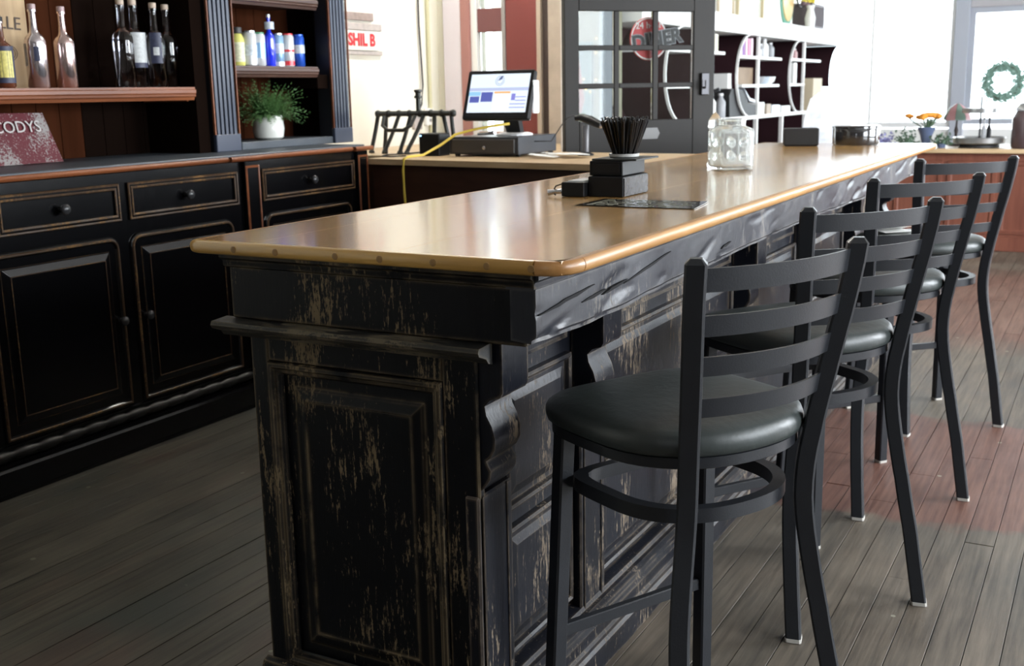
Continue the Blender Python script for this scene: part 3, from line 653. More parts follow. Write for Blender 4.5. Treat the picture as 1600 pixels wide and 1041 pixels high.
hb = thing('hutch', 'dark wooden hutch holding cans and the potted fern', 'shelf unit', (-3.78, 4.4, 1.122))
for k in range(6): G().box(-3.95, -3.93, 3.985+k*.13+.001, 3.985+(k+1)*.13-.001, 1.122, HT, .002).build('back_board', DKWOOD, hb)
G().box(-3.93, -3.61, 4.765, 4.80, 1.122, HT).build('side_panel', MATS['black_brown'], hb)
G().box(-3.93, -3.61, 3.975, 3.99, 1.122, HT).build('side_panel', MATS['black_brown'], hb)
shelf(3.99, 4.60, 1.456, 1.508, hb, wood_mat('brown_shelf_wood', (.025, .010, .007), (.085, .035, .022), .4, 'y')); shelf(3.99, 4.62, 1.785, 1.84, hb, MATS['brown_shelf_wood'])
G().box(-3.93, -3.60, 3.99, 4.68, 1.122, 1.158, .003).build('bottom_board', DUST, hb)
G().box(-3.93, -3.62, 4.60, 4.765, 1.40, 1.47, .003).build('shelf_cleat', MATS['black_brown'], hb)
G().box(-3.957, -3.951, 3.98, 4.80, 1.122, HT).build('backing', BLKBRN, hb)
fluted(4.685, 4.835, hb)
# ------------------------------------------------ bottles, cans and signs in the hutch
CORK = mat('pale_cork', (.50, .40, .32), .7)
def bottle(c, H, r, m, label, group, cap=CORK, lab=None, slim=1.0, name='bottle', neck=.28):
    t = local_thing(name, label, 'bottle', c, random.uniform(-.5, .5), group)
    hs = H*(1-neck)
    G().lathe((0, 0, 0), [(r*.85, 0), (r, .006), (r, H*.57), (r*.97, H*.605), (r*.86, H*.64), (r*.66, H*.67), (r*.46, H*.695), (r*.38, H*.73), (r*.34, H*.80), (r*.31, H*.955), (r*.40, H*.958), (r*.40, H*.985)], 20).build('glass', m, t, smooth=50)
    G().lathe((0, 0, 0), [(r*.33, H*.986), (r*.38, H*.99), (r*.38, H*1.05), (r*.30, H*1.055)], 12).build('cap', cap, t, smooth=50)
    if lab:
        for mm, z0, z1, a0, a1 in lab:
            g = G(); rs = []
            for z in (z0*H, z1*H): rs.append([((r+.0012)*math.cos(a0+(a1-a0)*k/10), (r+.0012)*math.sin(a0+(a1-a0)*k/10), z) for k in range(11)])
            g.rings_verts(rs, False, False, closed=False); g.build('paper_label', mm, t, smooth=True)
    return t
AMBER = mat('amber_glass', (.10, .03, .015), .08, coat=1); BROWNG = mat('coppery_metallised_glass', (.80, .62, .60), .17, metal=.95)
SILVG = mat('silvered_glass', (.82, .76, .80), .18, metal=.95); CLR = mat('dark_clear_glass', (.86, .88, .95), .02, trans=1, ior=1.5)
YL = mat('yellow_print_label', (.62, .55, .16), .5, var=.6, vscale=90); WL = mat('pale_print_label', (.48, .50, .50), .5, var=.35, vscale=120); DL = mat('navy_label', (.03, .035, .07), .5, var=.5, vscale=90)
SZ = 1.4125
A_ = -.9
bottle((-3.74, 2.865, SZ), .25, .038, AMBER, 'dark amber bottle with yellow printed label at the photo edge', 'bottles on the hutch shelf', BLK, [(DL, .08, .62, -1.9, .9), (YL, .16, .55, -1.3, .3)])
bottle((-3.72, 3.00, SZ), .30, .040, SILVG, 'silvery bottle with small label in front of the pale barrel board', 'bottles on the hutch shelf', mat('pink_wax', (.42, .30, .30), .4), [(DL, .34, .52, -1.1, -.6), (WL, .28, .56, -2.6, -1.9)])
bottle((-3.72, 3.135, SZ), .298, .040, BROWNG, 'plain coppery bottle, right of the barrel board', 'bottles on the hutch shelf', MATS['pink_wax'])
bottle((-3.70, 3.42, SZ), .34, .043, CLR, 'unlabelled clear bottle, leftmost of the four clear bottles', 'bottles on the hutch shelf')
bottle((-3.73, 3.515, SZ), .345, .043, CLR, 'clear bottle with tall pale label, second of the four', 'bottles on the hutch shelf', CORK, [(WL, .30, .66, -1.5, .3), (DL, .24, .30, -1.5, .3)])
bottle((-3.69, 3.59, SZ), .335, .041, CLR, 'clear bottle with dark label, third of the four', 'bottles on the hutch shelf', CORK, [(DL, .30, .68, -1.2, .0), (WL, .40, .50, -.9, -.3)])
bottle((-3.72, 3.69, SZ), .335, .041, CLR, 'plain clear bottle nearest the fluted pilaster', 'bottles on the hutch shelf')
bo = thing('barrel_board', 'pale wooden board with dark lettering leaning behind the bottles', 'sign', (-3.86, 2.86, SZ))
PALE = wood_mat('pale_barrel_wood', (.30, .19, .09), (.52, .37, .20), .6, 'z')
for k in range(3):
    y = 2.73+k*.12
    G().prism([(y+.001, SZ), (y+.119, SZ), (y+.119, SZ+.52-(.05 if k == 2 else 0)), (y+.001, SZ+.52)], XF(-3.885), 0, .018).build('board', PALE, bo)
text('VALLE', (-3.865, 2.965, 1.665), (0, 1, -.05), (0, .05, 1), .070, mat('brown_ink', (.05, .03, .02), .6), bo)
for r_ in (.058, .048):
    G().rings_verts([[(-3.8655, 2.98+q*math.cos(a)*.9, 1.55+q*math.sin(a)*.6) for a in [2*math.pi*k/24 for k in range(24)]] for q in (r_, r_-.003)], False, False).build('printed_ring', MATS['brown_ink'], bo)
t = thing('metal_sign', 'red and white flaking metal sign on the ledge below the bottles', 'sign', (-3.74, 2.9, 1.122))
SGN = wear_mat('flaking_red_sign_paint', (.075, .008, .013), (.30, .29, .28), .13, stretch=(1, 1, 1.2), edge=0, rough=.5, wearcol2=(.30, .27, .26))
G().rings_verts([[(-3.73, 2.45, 1.125), (-3.73, 3.085, 1.125), (-3.79, 3.055, 1.318), (-3.79, 2.45, 1.325)], [(-3.738, 2.45, 1.125), (-3.738, 3.085, 1.125), (-3.798, 3.055, 1.318), (-3.798, 2.45, 1.325)]]).build('plate', SGN, t)
text('CODYS', (-3.766, 2.915, 1.265), (0, 1, 0), (-.29, 0, 1), .065, mat('aged_white_paint', (.52, .50, .48), .6), t)
# cans and bottles in the right hutch
def can(c, r, H, body, top, label, bands=()):
    t = local_thing('drink_can', label, 'can', c, random.uniform(0, 1), 'drinks on the hutch shelf')
    G().lathe((0, 0, 0), [(r*.8, 0), (r, .008), (r, H*.90), (r*.85, H*.955)], 18).build('body', body, t, smooth=40)
    G().lathe((0, 0, 0), [(r*.85, H*.956), (r*.88, H*.96), (r*.88, H), (r*.8, H), (r*.8, H*.985), (r*.1, H*.985)], 18).build('rim', top, t, smooth=40)
    for m_, z0, z1 in bands:
        G().lathe((0, 0, 0), [(r+.0008, z0*H), (r+.0008, z1*H)], 18, False, False).build('printed_band', m_, t, smooth=True)
MW = mat('can_white', (.62, .64, .66), .25, metal=.3); MB_ = mat('can_blue', (.02, .09, .50), .25, metal=.3); MR = mat('can_red', (.60, .03, .04), .25, metal=.2)
MC = mat('can_pale_blue', (.25, .42, .62), .25, metal=.4); MS = mat('can_silver', (.55, .56, .58), .25, metal=.9); MG = mat('can_green', (.05, .25, .12), .3); MY = mat('yellow_drink', (.62, .60, .16), .2, coat=.5)
PRN = mat('mixed_print', (.45, .50, .55), .3, var=.6, vscale=70)
CY = 1.5085
t = local_thing('drink_bottle', 'yellow drink bottle with black lid beside the left pilaster', 'bottle', (-3.72, 4.135, CY), 0, 'drinks on the hutch shelf')
G().lathe((0, 0, 0), [(.030, 0), (.034, .008), (.034, .125), (.026, .145), (.022, .150)], 18).build('glass', MY, t, smooth=40)
G().lathe((0, 0, 0), [(.0345, .02), (.0345, .11)], 18, False, False).build('paper_label', mat('yellow_white_label', (.60, .60, .40), .4, var=.6, vscale=80), t, smooth=True)
G().lathe((0, 0, 0), [(.023, .151), (.025, .152), (.025, .178), (.015, .180)], 16).build('cap', mat('dark_lid', (.03, .03, .03), .5), t, smooth=40)
can((-3.71, 4.208, CY), .035, .165, MW, MS, 'white and silver can left of the blue bottle', [(PRN, .3, .6)])
can((-3.71, 4.277, CY), .031, .160, MW, MG, 'white can with green rim just left of the blue bottle', [(MC, .25, .7)])
bottle((-3.70, 4.343, CY), .235, .026, mat('cobalt_glass', (.02, .04, .75), .08, coat=1), 'tall cobalt blue bottle among the cans', 'drinks on the hutch shelf', MW, [(PRN, .75, .9, -1.8, .6)])
can((-3.71, 4.412, CY), .032, .160, MC, MS, 'pale blue can right of the cobalt bottle', [(MW, .02, .15), (PRN, .4, .7)])
can((-3.71, 4.490, CY), .032, .162, MW, MR, 'white and red can between two blue cans', [(MR, .05, .18), (MR, .45, .52)])
can((-3.71, 4.572, CY), .032, .160, MB_, MB_, 'deep blue can at the right end of the row', [(PRN, .42, .68)])
# potted fern
t = thing('potted_fern', 'bushy green fern in a white round pot inside the hutch', 'plant', (-3.72, 4.32, 1.158))
G().lathe((-3.72, 4.32, 1.158), [(.058, 0), (.072, .01), (.078, .05), (.074, .09), (.066, .098), (.072, .103), (.070, .116), (.060, .116), (.058, .09)], 24).build('pot', mat('glazed_white_pot', (.70, .71, .66), .25, coat=.5), t, smooth=40)
g = G(); rr = random.Random(3)
for k in range(360):
    a = rr.uniform(0, 2*math.pi); lean = rr.uniform(.1, 1.35); L_ = rr.uniform(.10, .21); p = Vector((-3.72+.04*math.cos(a), 4.32+.04*math.sin(a), 1.265)); d = Vector((math.cos(a)*math.sin(lean)*.6+.1, math.sin(a)*math.sin(lean)+.05, math.cos(lean)))
    for s_ in range(9):
        p2 = p+d*L_/9; d = (d+Vector((0, 0, -.13))).normalized(); side = d.cross(Vector((0, 0, 1))).normalized()
        for sd in (-1, 1):
            q = p+side*sd*.018*(1-s_/11)+Vector((0, 0, rr.uniform(-.004, .006)))+d*.012
            f = [g.bm.verts.new(v) for v in (p, p+d*.007+side*sd*.004, q, p-d*.001+side*sd*.004)]; g.bm.faces.new(f)
        if p2.z > 1.13: p = p2
g.build('foliage', mat('fern_green', (.075, .17, .05), .5, var=.5, vscale=25), t, kind='stuff')
# loose key hooks on the side panel
t = G().tube([(-3.70, 4.762, 1.32), (-3.66, 4.758, 1.30)], .003, 6).build('wall_hook', mat('dull_steel', (.35, .35, .37), .3, metal=.9), label='small steel hook on the inner side of the right hutch', category='hook')
# wall sign
t = thing('plank_sign', 'weathered board sign with red letters on the white wall', 'sign', (-3.96, 5.4, 1.6))
GW = mat('weathered_grey_board', (.42, .38, .36), .8, var=.3, vscale=30); GW2 = mat('weathered_white_board', (.70, .69, .64), .8, var=.12, vscale=20)
G().box(-3.969, -3.95, 5.02, 5.58, 1.79, 1.835, .002).build('board', mat('weathered_brown_board', (.30, .24, .22), .8, var=.4, vscale=30), t)
G().box(-3.969, -3.95, 5.02, 5.66, 1.735, 1.775, .002).build('board', GW, t)
G().box(-3.969, -3.945, 5.02, 5.62, 1.62, 1.730, .002).build('board', GW2, t)
G().box(-3.969, -3.95, 5.02, 5.66, 1.595, 1.618, .002).build('board', GW, t)
text('SHIL B', (-3.943, 5.445, 1.677), (0, 1, 0), (0, 0, 1), .095, mat('sign_letter_red', (.55, .03, .04), .6), t, bold=.004)
# pipe and cable on the wall, sockets
t = G().tube([(-3.955, 6.18, 1.1), (-3.955, 6.18, 3.0)], .012, 8).build('wall_pipe', mat('pale_yellow_pipe', (.60, .58, .38), .5), label='pale yellow pipe running down the white wall', category='pipe')
t = G().tube([(-3.955, 6.07, 3.0), (-3.955, 6.075, 1.8), (-3.95, 6.09, 1.42), (-3.945, 6.06, 1.30), (-3.94, 6.0, 1.24)], .006, 6).build('wall_cable', BLKM, label='black cable hanging down beside the pale pipe', category='cable')
for y, z, lb in ((6.02, 1.20, 'pale junction box with a brass fitting on the white wall'), (6.16, 1.22, 'white double socket right of the junction box')):
    t = thing('wall_socket', lb, 'socket', (-3.96, y, z-.05)); G().box(-3.969, -3.945, y-.045, y+.045, z-.055, z+.055, .004).build('cover', WHITE if y > 6.1 else MATS['weathered_grey_board'], t)
    for dz in (-.022, .022): G().box(-3.945, -3.943, y-.012, y+.012, z+dz-.010, z+dz+.010).build('outlet', mat('outlet_grey', (.25, .25, .25), .5), t)
# ================================================================== BACK COUNTER
KZ = 1.05
P_ = [(-3.34, 4.61), (-1.98, 4.43), (-1.80, 4.50), (-1.80, 5.28), (-2.60, 5.33), (-3.03, 6.20), (-3.96, 6.20), (-3.96, 4.86), (-3.34, 4.86)]
bc = thing('back_counter', 'pine-topped counter with dark brown front under the till', 'counter', (-2.9, 5.2, 0))
G().prism(P_, lambda a, b, h: (a, b, h), KZ-.028, KZ).build('counter_top', COUNTW, bc)
Q_ = [(-3.33, 4.64), (-2.0, 4.46), (-1.84, 4.52), (-1.84, 5.2), (-2.60, 5.28), (-3.05, 6.15), (-3.95, 6.15), (-3.95, 4.88), (-3.33, 4.88)]
G().prism(Q_, lambda a, b, h: (a, b, h), 0, KZ-.029).build('counter_front', COUNTB, bc)
# iron pipe rack
IRON = mat('rough_iron', (.045, .048, .045), .45, metal=.5)
t = thing('pipe_rack', 'black iron pipe candle rack with curved legs on the back counter', 'candelabra', (-3.36, 4.98, KZ+.001))
yv = 5.09
def T(pts, r, nm, nn=8): return G().tube(pts, r, nn).build(nm, IRON, t, smooth=45)
T([(-3.60, yv, 1.262), (-3.12, yv, 1.262)], .0145, 'top_pipe')
for k in range(8):
    x = -3.60+k*.0686
    G().lathe((x, yv, 1.262), [(.004, -.020), (.017, -.013), (.019, 0), (.017, .013), (.004, .020)], 10).build('fitting', IRON, t, smooth=True)
for k, (x, dx, dy) in enumerate(((-3.60, -.035, -.02), (-3.545, -.04, .03), (-3.46, -.045, -.07), (-3.385, -.03, -.06), (-3.30, -.04, -.10), (-3.235, .03, -.06), (-3.18, .03, .02), (-3.13, .035, -.03))):
    T([(x, yv, 1.26), (x+dx*.35, yv+dy*.35, 1.19), (x+dx*.7, yv+dy*.7, 1.13), (x+dx, yv+dy, 1.085), (x+dx*1.1, yv+dy*1.15, KZ+.010)], .0112, 'curved_leg')
    G().lathe((x+dx*1.1, yv+dy*1.15, KZ+.001), [(.016, 0), (.017, .008), (.010, .018)], 10).build('foot_flange', IRON, t)
T([(-3.54, yv-.03, 1.25), (-3.54, yv-.05, 1.20), (-3.50, yv-.06, 1.175), (-3.40, yv-.06, 1.175), (-3.355, yv-.05, 1.20), (-3.345, yv-.02, 1.25)], .010, 'loop_pipe')
T([(-3.335, yv, 1.262), (-3.335, yv, 1.35)], .013, 'neck_pipe')
G().lathe((-3.335, yv, 1.34), [(.013, 0), (.022, .004), (.022, .014), (.015, .018), (.015, .030), (.021, .036), (.021, .046), (.012, .048)], 12).build('top_fitting', IRON, t, smooth=40)
# router box
t = thing('power_box', 'small black box with a blue light between pipe rack and till', 'box', (-3.12, 4.95, KZ+.001))
G().box(-3.19, -3.065, 4.86, 4.97, KZ+.001, KZ+.115, .005).build('case', BLK, t)
G().box(-3.182, -3.174, 4.858, 4.86, KZ+.10, KZ+.106).build('indicator', mat('blue_led', (.1, .3, 1), .3, emit=(.3, .6, 1), es=6), t)
# cash drawer
t = thing('till_box', 'black steel cash drawer under the touch screen', 'cash drawer', (-2.81, 5.06, KZ+.001))
G().box(-3.01, -2.61, 4.87, 5.29, KZ+.010, KZ+.098, .003).build('case', mat('bluish_black_steel', (.035, .038, .045), .35), t)
G().box(-2.99, -2.63, 4.858, 4.87, KZ+.018, KZ+.086, .002).build('drawer_front', mat('satin_charcoal', (.045, .042, .040), .4), t)
G().rings_verts([[(-2.80+r*math.cos(a), y, KZ+.045+r*math.sin(a)) for a in [2*math.pi*k/12 for k in range(12)]] for r, y in ((.009, 4.858), (.009, 4.853), (.005, 4.852))]).build('lock', MATS['can_silver'], t)
for x in (-2.99, -2.64): 
    for y in (4.9, 5.26): G().box(x, x+.02, y-.01, y+.01, KZ+.001, KZ+.010).build('rubber_foot', BLKM, t)
# touch screen till
tz = KZ+.099
t = thing('touch_screen_till', 'black touch screen till lit up on the cash drawer', 'monitor', (-2.75, 5.05, tz))
tilt = math.radians(20); MO = Matrix.Translation((-2.752, 4.93, 1.352)) @ Matrix.Rotation(-tilt, 4, 'X')
def MF(a, b, h): return MO @ Vector((a, -h, b))
G().steps(MF, (-.190, .190, -.128, .128), [(0, -.02), (0, .0), (.004, .006), (.020, .006), (.021, .004)], r=.012).build('screen_frame', BLK, t)
G().steps(MF, (-.186, .186, -.124, .124), [(.03, -.055), (.004, -.035), (0, -.02)], cap=False).build('back_shell', mat('white_plastic', (.75, .76, .78), .4), t)
def em(n, c, s=1.0): return mat(n, (.02, .02, .02), .2, emit=c, es=s)
G().steps(MF, (-.168, .168, -.092, .108), [(0, .0045), (0, .0048)]).build('screen', em('screen_white', (.80, .90, 1), 1.15), t)
def scr(a0, a1, b0, b1, m_, nm='screen_tile'): G().steps(MF, (a0, a1, b0, b1), [(0, .0049), (0, .0055)]).build(nm, m_, t)
scr(-.168, .168, .020, .036, em('screen_lavender', (.55, .62, .88), 1)); scr(-.168, -.10, -.005, .016, em('screen_sky', (.35, .68, .95), 1)); scr(-.160, -.105, -.040, -.008, em('screen_indigo', (.10, .13, .48), 1)); scr(-.096, -.030, -.036, .014, em('screen_indigo', (.1, .13, .48), 1))
scr(-.022, .070, .006, .016, em('screen_orange', (1, .52, .2), 1)); scr(-.022, .070, -.085, .004, em('screen_pure_white', (1, 1, 1), 1.1)); scr(.078, .100, -.03, .004, em('screen_blue', (.25, .25, .75), 1))
for k in range(4): scr(.072 if k > 1 else .102, .160, -.015-k*.018, -.011-k*.018, em('screen_blue', (.25, .25, .75), 1))
for r_ in (.026, .018): G().rings_verts([[MF(.0+q*math.cos(a), .072+q*math.sin(a), .0052) for a in [2*math.pi*k/20 for k in range(20)]] for q in (r_, r_-.003)], False, False).build('screen_emblem', em('screen_grey', (.35, .42, .55), 1), t)
G().prism([(-.012, .072), (.004, .094), (.018, .098), (.008, .078)], MF, .005, .0058).build('screen_emblem', em('screen_navy', (.08, .12, .3), 1), t)
G().lathe((-2.735, 5.06, tz), [(.085, 0), (.085, .008), (.07, .014)], 20, sq=3).build('stand_base', MATS['white_plastic'], t)
G().rings_verts([[(-2.735+sx_*.04, 5.07+sy_*.02, tz+.014) for sx_, sy_ in ((-1, -1), (1, -1), (1, 1), (-1, 1))], [(-2.735+sx_*.045, 5.03+sy_*.02, tz+.10) for sx_, sy_ in ((-1, -1), (1, -1), (1, 1), (-1, 1))], [(-2.74+sx_*.05, 4.99+sy_*.02, tz+.19) for sx_, sy_ in ((-1, -1), (1, -1), (1, 1), (-1, 1))]]).build('stand_neck', BLK, t)
G().box(-2.572, -2.558, 4.945, 5.0, 1.26, 1.42, .004).build('card_reader', MATS['white_plastic'], t)
t = G().tube([(-2.86, 4.90, tz+.012), (-2.80, 4.91, tz+.016), (-2.76, 4.90, tz+.020)], [.006, .008, .012], 8).build('handheld_brush', MATS['can_silver'], label='slim silver handled tool lying on the cash drawer', category='tool')
# cables
YC = mat('yellow_cable', (.62, .45, .06), .5)
G().tube([(-2.73, 5.0, tz+.06), (-2.80, 4.95, tz+.05), (-2.88, 4.90, tz+.035), (-2.96, 4.85, tz+.012), (-3.02, 4.80, KZ+.06), (-3.06, 4.70, KZ+.016), (-3.085, 4.60, KZ+.012), (-3.088, 4.565, KZ+.003), (-3.09, 4.56, KZ-.05), (-3.095, 4.57, KZ-.16), (-3.09, 4.575, KZ-.30), (-3.095, 4.58, .6)], .0065, 8).build('yellow_cable', YC, smooth=True, label='yellow cable hanging over the back counter edge', category='cable')
G().tube([(-3.30, 5.25, KZ+.01), (-3.33, 4.95, KZ+.006), (-3.38, 4.84, KZ+.006), (-3.33, 4.73, KZ+.006), (-3.26, 4.70, KZ+.006), (-3.22, 4.78, KZ+.006)], .004, 6).build('black_cable', BLKM, smooth=True, label='thin black cable curled on the back counter', category='cable')
G().tube([(-2.60, 5.02, 1.12), (-2.52, 5.05, 1.12), (-2.47, 5.07, 1.20), (-2.44, 5.08, 1.235), (-2.40, 5.10, 1.25)], .003, 6).build('scanner_cable', BLKM, smooth=True, label='thin grey cable looping up to the scanner', category='cable')
# receipts
g = thing('receipts', 'loose white receipts beside the cash drawer', 'paper', (-2.45, 4.9, KZ+.001))
rr = random.Random(5)
for k in range(7):
    x, y, a = -2.50+k*.035, 4.78+rr.uniform(0, .22), rr.uniform(-.6, .6); h0 = KZ+.009+k*.0014
    M = Matrix.Translation((x, y, h0)) @ Matrix.Rotation(a, 4, 'Z') @ Matrix.Rotation(rr.uniform(0, .10), 4, 'Y')
    G().rings_verts([[M @ Vector((u_, v_, .002*math.sin(3*u_/.08)+zz)) for u_, v_ in ((-.07, -.035), (0, -.036), (.07, -.03), (.07, .035), (0, .036), (-.07, .03))] for zz in (.002, .0026)]).build('sheet', WHITE, g)
# scanner on stand
t = thing('barcode_scanner', 'black hand scanner on an upright stand, right of the till', 'scanner', (-2.33, 5.0, KZ+.001))
cxs, cys = -2.335, 5.06
G().lathe((cxs, cys, KZ+.001), [(.040, 0), (.042, .006), (.030, .012), (.016, .016)], 18).build('base', BLKM, t)
G().lathe((cxs, cys, KZ+.015), [(.016, 0), (.017, .13), (.014, .135)], 12).build('post', mat('grey_tube', (.10, .10, .11), .3), t, smooth=40)
G().tube([(cxs-.055, cys, 1.232), (cxs-.02, cys, 1.236), (cxs+.03, cys-.01, 1.222), (cxs+.075, cys-.02, 1.205), (cxs+.10, cys-.03, 1.196)], [.013, .019, .022, .020, .016], 10).build('head', BLK, t, smooth=40)
G().tube([(cxs+.100, cys-.03, 1.196), (cxs+.106, cys-.032, 1.194)], [.015, .010], 10).build('lens', mat('lens_silver', (.5, .5, .55), .1, metal=1), t)
# ================================================================== THINGS ON THE BAR
Z0 = TZ+.001
t = thing('card_terminal', 'low black device with a silver jack at the left of the black boxes', 'box', (-1.345, 2.88, Z0))
G().box(-1.385, -1.314, 2.835, 2.99, Z0, Z0+.040, .002).build('case', BLK, t)
G().box(-1.375, -1.325, 2.86, 2.97, Z0+.040, Z0+.043).build('top_label', MATS['white_plastic'], t)
G().tube([(-1.386, 2.84, Z0+.014), (-1.41, 2.835, Z0+.012), (-1.425, 2.83, Z0+.010)], [.008, .007, .009], 8).build('jack', MATS['can_silver'], t)
G().tube([(-1.386, 2.85, Z0+.035), (-1.405, 2.84, Z0+.028), (-1.412, 2.835, Z0+.010), (-1.40, 2.83, Z0+.004)], .002, 6).build('wire', BLKM, t)
t = thing('napkin_box', 'lower black box with glossy scratched side on the bar', 'box', (-1.25, 2.95, Z0))
G().box(-1.312, -1.205, 2.858, 3.04, Z0, Z0+.056, .002).build('case', BLK, t)
G().box(-1.205, -1.202, 2.862, 3.036, Z0+.002, Z0+.052).build('glossy_side', mat('scratched_gloss', (.05, .05, .055), .12, var=.9, vscale=40), t)
t = thing('napkin_box', 'upper black box under the straw holder', 'box', (-1.25, 2.95, Z0+.057))
G().box(-1.315, -1.214, 2.875, 3.04, Z0+.057, Z0+.098, .002).build('case', mat('soft_black', (.005, .005, .006), .5, spec=.25), t)
G().box(-1.306, -1.222, 2.872, 2.876, Z0+.066, Z0+.090).build('slot', BLK, t)
G().box(-1.31, -1.175, 2.88, 3.05, Z0+.099, Z0+.104, .001).build('slate_tile', mat('slate', (.02, .022, .022), .6), label='thin dark tile between the black boxes and the straws', category='tile')
t = thing('straw_holder', 'bunch of black straws fanned out in a short cup on the bar', 'straw holder', (-1.247, 2.965, Z0+.105))
cxs, cys, cz = -1.247, 2.965, Z0+.105
G().lathe((cxs, cys, cz), [(.040, 0), (.043, .002), (.044, .010), (.041, .010), (.040, .004)], 22).build('cup', mat('pale_dish', (.45, .45, .43), .3, coat=.4), t, smooth=40)
STR = mat('black_straw', (.006, .006, .007), .3); rr = random.Random(11); first = None
for k in range(150):
    rad = math.sqrt(rr.random())*.033; a = rr.uniform(0, 2*math.pi); b = Vector((cxs+rad*math.cos(a), cys+rad*math.sin(a), cz+.006)); H = rr.uniform(.096, .114)
    tp = Vector((cxs+rad*2.15*math.cos(a)+rr.uniform(-.006, .006), cys+rad*2.15*math.sin(a)+rr.uniform(-.006, .006), cz+H))
    if first is None:
        g = G(); g.tube([(0, 0, 0), (0, 0, .1)], .0027, 6); first = g.build('straw', STR, None, loc=(0, 0, 0)); o = first; o.parent = t
    else: o = first.copy(); COL.objects.link(o); o.parent = t
    d = tp-b; q = Vector((0, 0, 1)).rotation_difference(d)
    o.rotation_mode = 'QUATERNION'; o.rotation_quaternion = q; o.location = b-Vector(t.location); o.scale = (1, 1, d.length/.1)
# laminated menu
t = thing('menu_card', 'dark laminated menu card lying flat on the bar', 'menu', (-1.07, 2.7, Z0))
q4 = [(-1.235, 2.612), (-.915, 2.622), (-.94, 2.808), (-1.235, 2.792)]
G().prism(q4, lambda a, b, h: (a, b, h), Z0, Z0+.0015).build('sheet', mat('dark_laminate', (.035, .035, .032), .10, coat=1), t)
MP = mat('menu_print', (.22, .22, .16), .4); rr = random.Random(4); g = G()
for j in range(9):
    x = -1.215
    while x < -.97:
        w_ = rr.uniform(.012, .04); g.box(x, x+w_, 2.635+j*.017, 2.641+j*.017, Z0+.0016, Z0+.0019); x += w_+rr.uniform(.006, .03)
g.build('printed_lines', MP, t, kind='stuff')
# glass jar
t = local_thing('glass_jar', 'square clear glass jar with a wide neck standing on the bar', 'jar', (-1.255, 3.985, Z0), math.radians(38))
JG = mat('jar_glass', (.95, .98, .97), .06, trans=.86, ior=1.22)
gp = [(.060, 0), (.068, .004), (.070, .02), (.070, .135), (.066, .148), (.052, .158), (.052, .175), (.055, .178), (.055, .183), (.047, .183), (.046, .160), (.060, .144), (.064, .132), (.064, .016), (.056, .010), (.004, .010)]
rs = []
for r, z in gp:
    sqn = 7 if z < .15 else 2.0; ring = []
    for i in range(48):
        a = 2*math.pi*i/48; ca, sa = math.cos(a), math.sin(a); k = (abs(ca)**sqn+abs(sa)**sqn)**(-1/sqn); dim = 1
        if .03 < z < .13: dim = 1-.02*abs(math.sin(3*a))
        ring.append((r*k*ca*dim, r*k*sa*dim, z))
    rs.append(ring)
G().rings_verts(rs).build('jar_body', JG, t, smooth=40)
for s_ in range(4):
    a = s_*math.pi/2; M = Matrix.Rotation(a, 4, 'Z')
    for dy in (-.022, .022):
        for dz in (.05, .10):
            G().rings_verts([[M @ Vector((x, dy+q*math.cos(b), dz+q*1.2*math.sin(b))) for b in [2*math.pi*k/10 for k in range(10)]] for q, x in ((.016, .0695), (.013, .0735), (.006, .075))], False, True).build('embossed_boss', JG, t, smooth=True)
t = thing('glass_stopper', 'pointed clear glass stopper behind the square jar', 'stopper', (-1.36, 4.12, Z0))
G().lathe((-1.36, 4.12, Z0), [(.030, 0), (.032, .01), (.020, .05), (.014, .10), (.018, .13), (.030, .150), (.026, .175), (.012, .195), (.002, .205)], 10).build('glass', JG, t)
# far black box and round tray
t = thing('tip_box', 'plain black box standing near the far end of the bar', 'box', (-1.43, 5.70, Z0))
M = Matrix.Translation((-1.43, 5.70, Z0)) @ Matrix.Rotation(math.radians(18), 4, 'Z')
G().box(-.085, .085, -.05, .09, .004, .088, .004, M=M).build('case', BLKM, t); G().box(-.08, .08, -.045, .085, 0, .005, 0, M=M).build('foot', BLK, t)
t = thing('round_canister', 'round black glossy canister near the far end of the bar', 'canister', (-1.19, 5.86, Z0))
G().lathe((-1.19, 5.86, Z0), [(.112, 0), (.116, .006), (.116, .078), (.114, .082)], 32).build('body', mat('gloss_black_lacquer', (.02, .02, .022), .12, coat=1), t, smooth=40)
G().lathe((-1.19, 5.86, Z0+.083), [(.118, 0), (.118, .010), (.108, .014)], 32).build('lid', MATS['gloss_black_lacquer'], t, smooth=40)
# ================================================================== SHELVING beyond the door
SX, SB = -3.20, -3.62
su = thing('back_bar_shelving', 'white shelving with curved ends and dark back beyond the door', 'shelf unit', (-3.4, 11, 0))
PLUM = matte('dark_plum_back', (.030, .014, .017))
G().box(SB-.03, SB, 7.9, 14.45, 0, 1.86).build('back_panel', PLUM, su)
G().box(SB, SX+.02, 7.9, 14.45, 1.86, 2.02, .004).build('top_board', WHITE, su)
G().box(SB, SX, 7.9, 13.6, 1.065, 1.10, .003).build('counter_board', WHITE, su)
G().box(SB, SX-.10, 7.92, 13.55, .0, .06).build('plinth', PLUM, su)
G().box(SB, SX-.12, 7.92, 13.55, .30, .33, .003).build('low_shelf', WHITE, su)
for y in (8.6, 9.7, 11.05, 12.0, 13.0): dv = G().box(SB, SX-.05, y-.018, y+.018, .02, 1.065).build('divider', PLUM, su); G().box(SX-.05, SX-.01, y-.02, y+.02, .02, 1.065, .003).build('white_edge', WHITE, dv)
for y in (9.2, 11.12, 12.93): dv = G().box(SB, SX-.06, y-.014, y+.014, 1.10, 1.86).build('divider', PLUM, su); G().box(SX-.06, SX-.03, y-.018, y+.018, 1.10, 1.86, .003).build('white_edge', WHITE, dv)
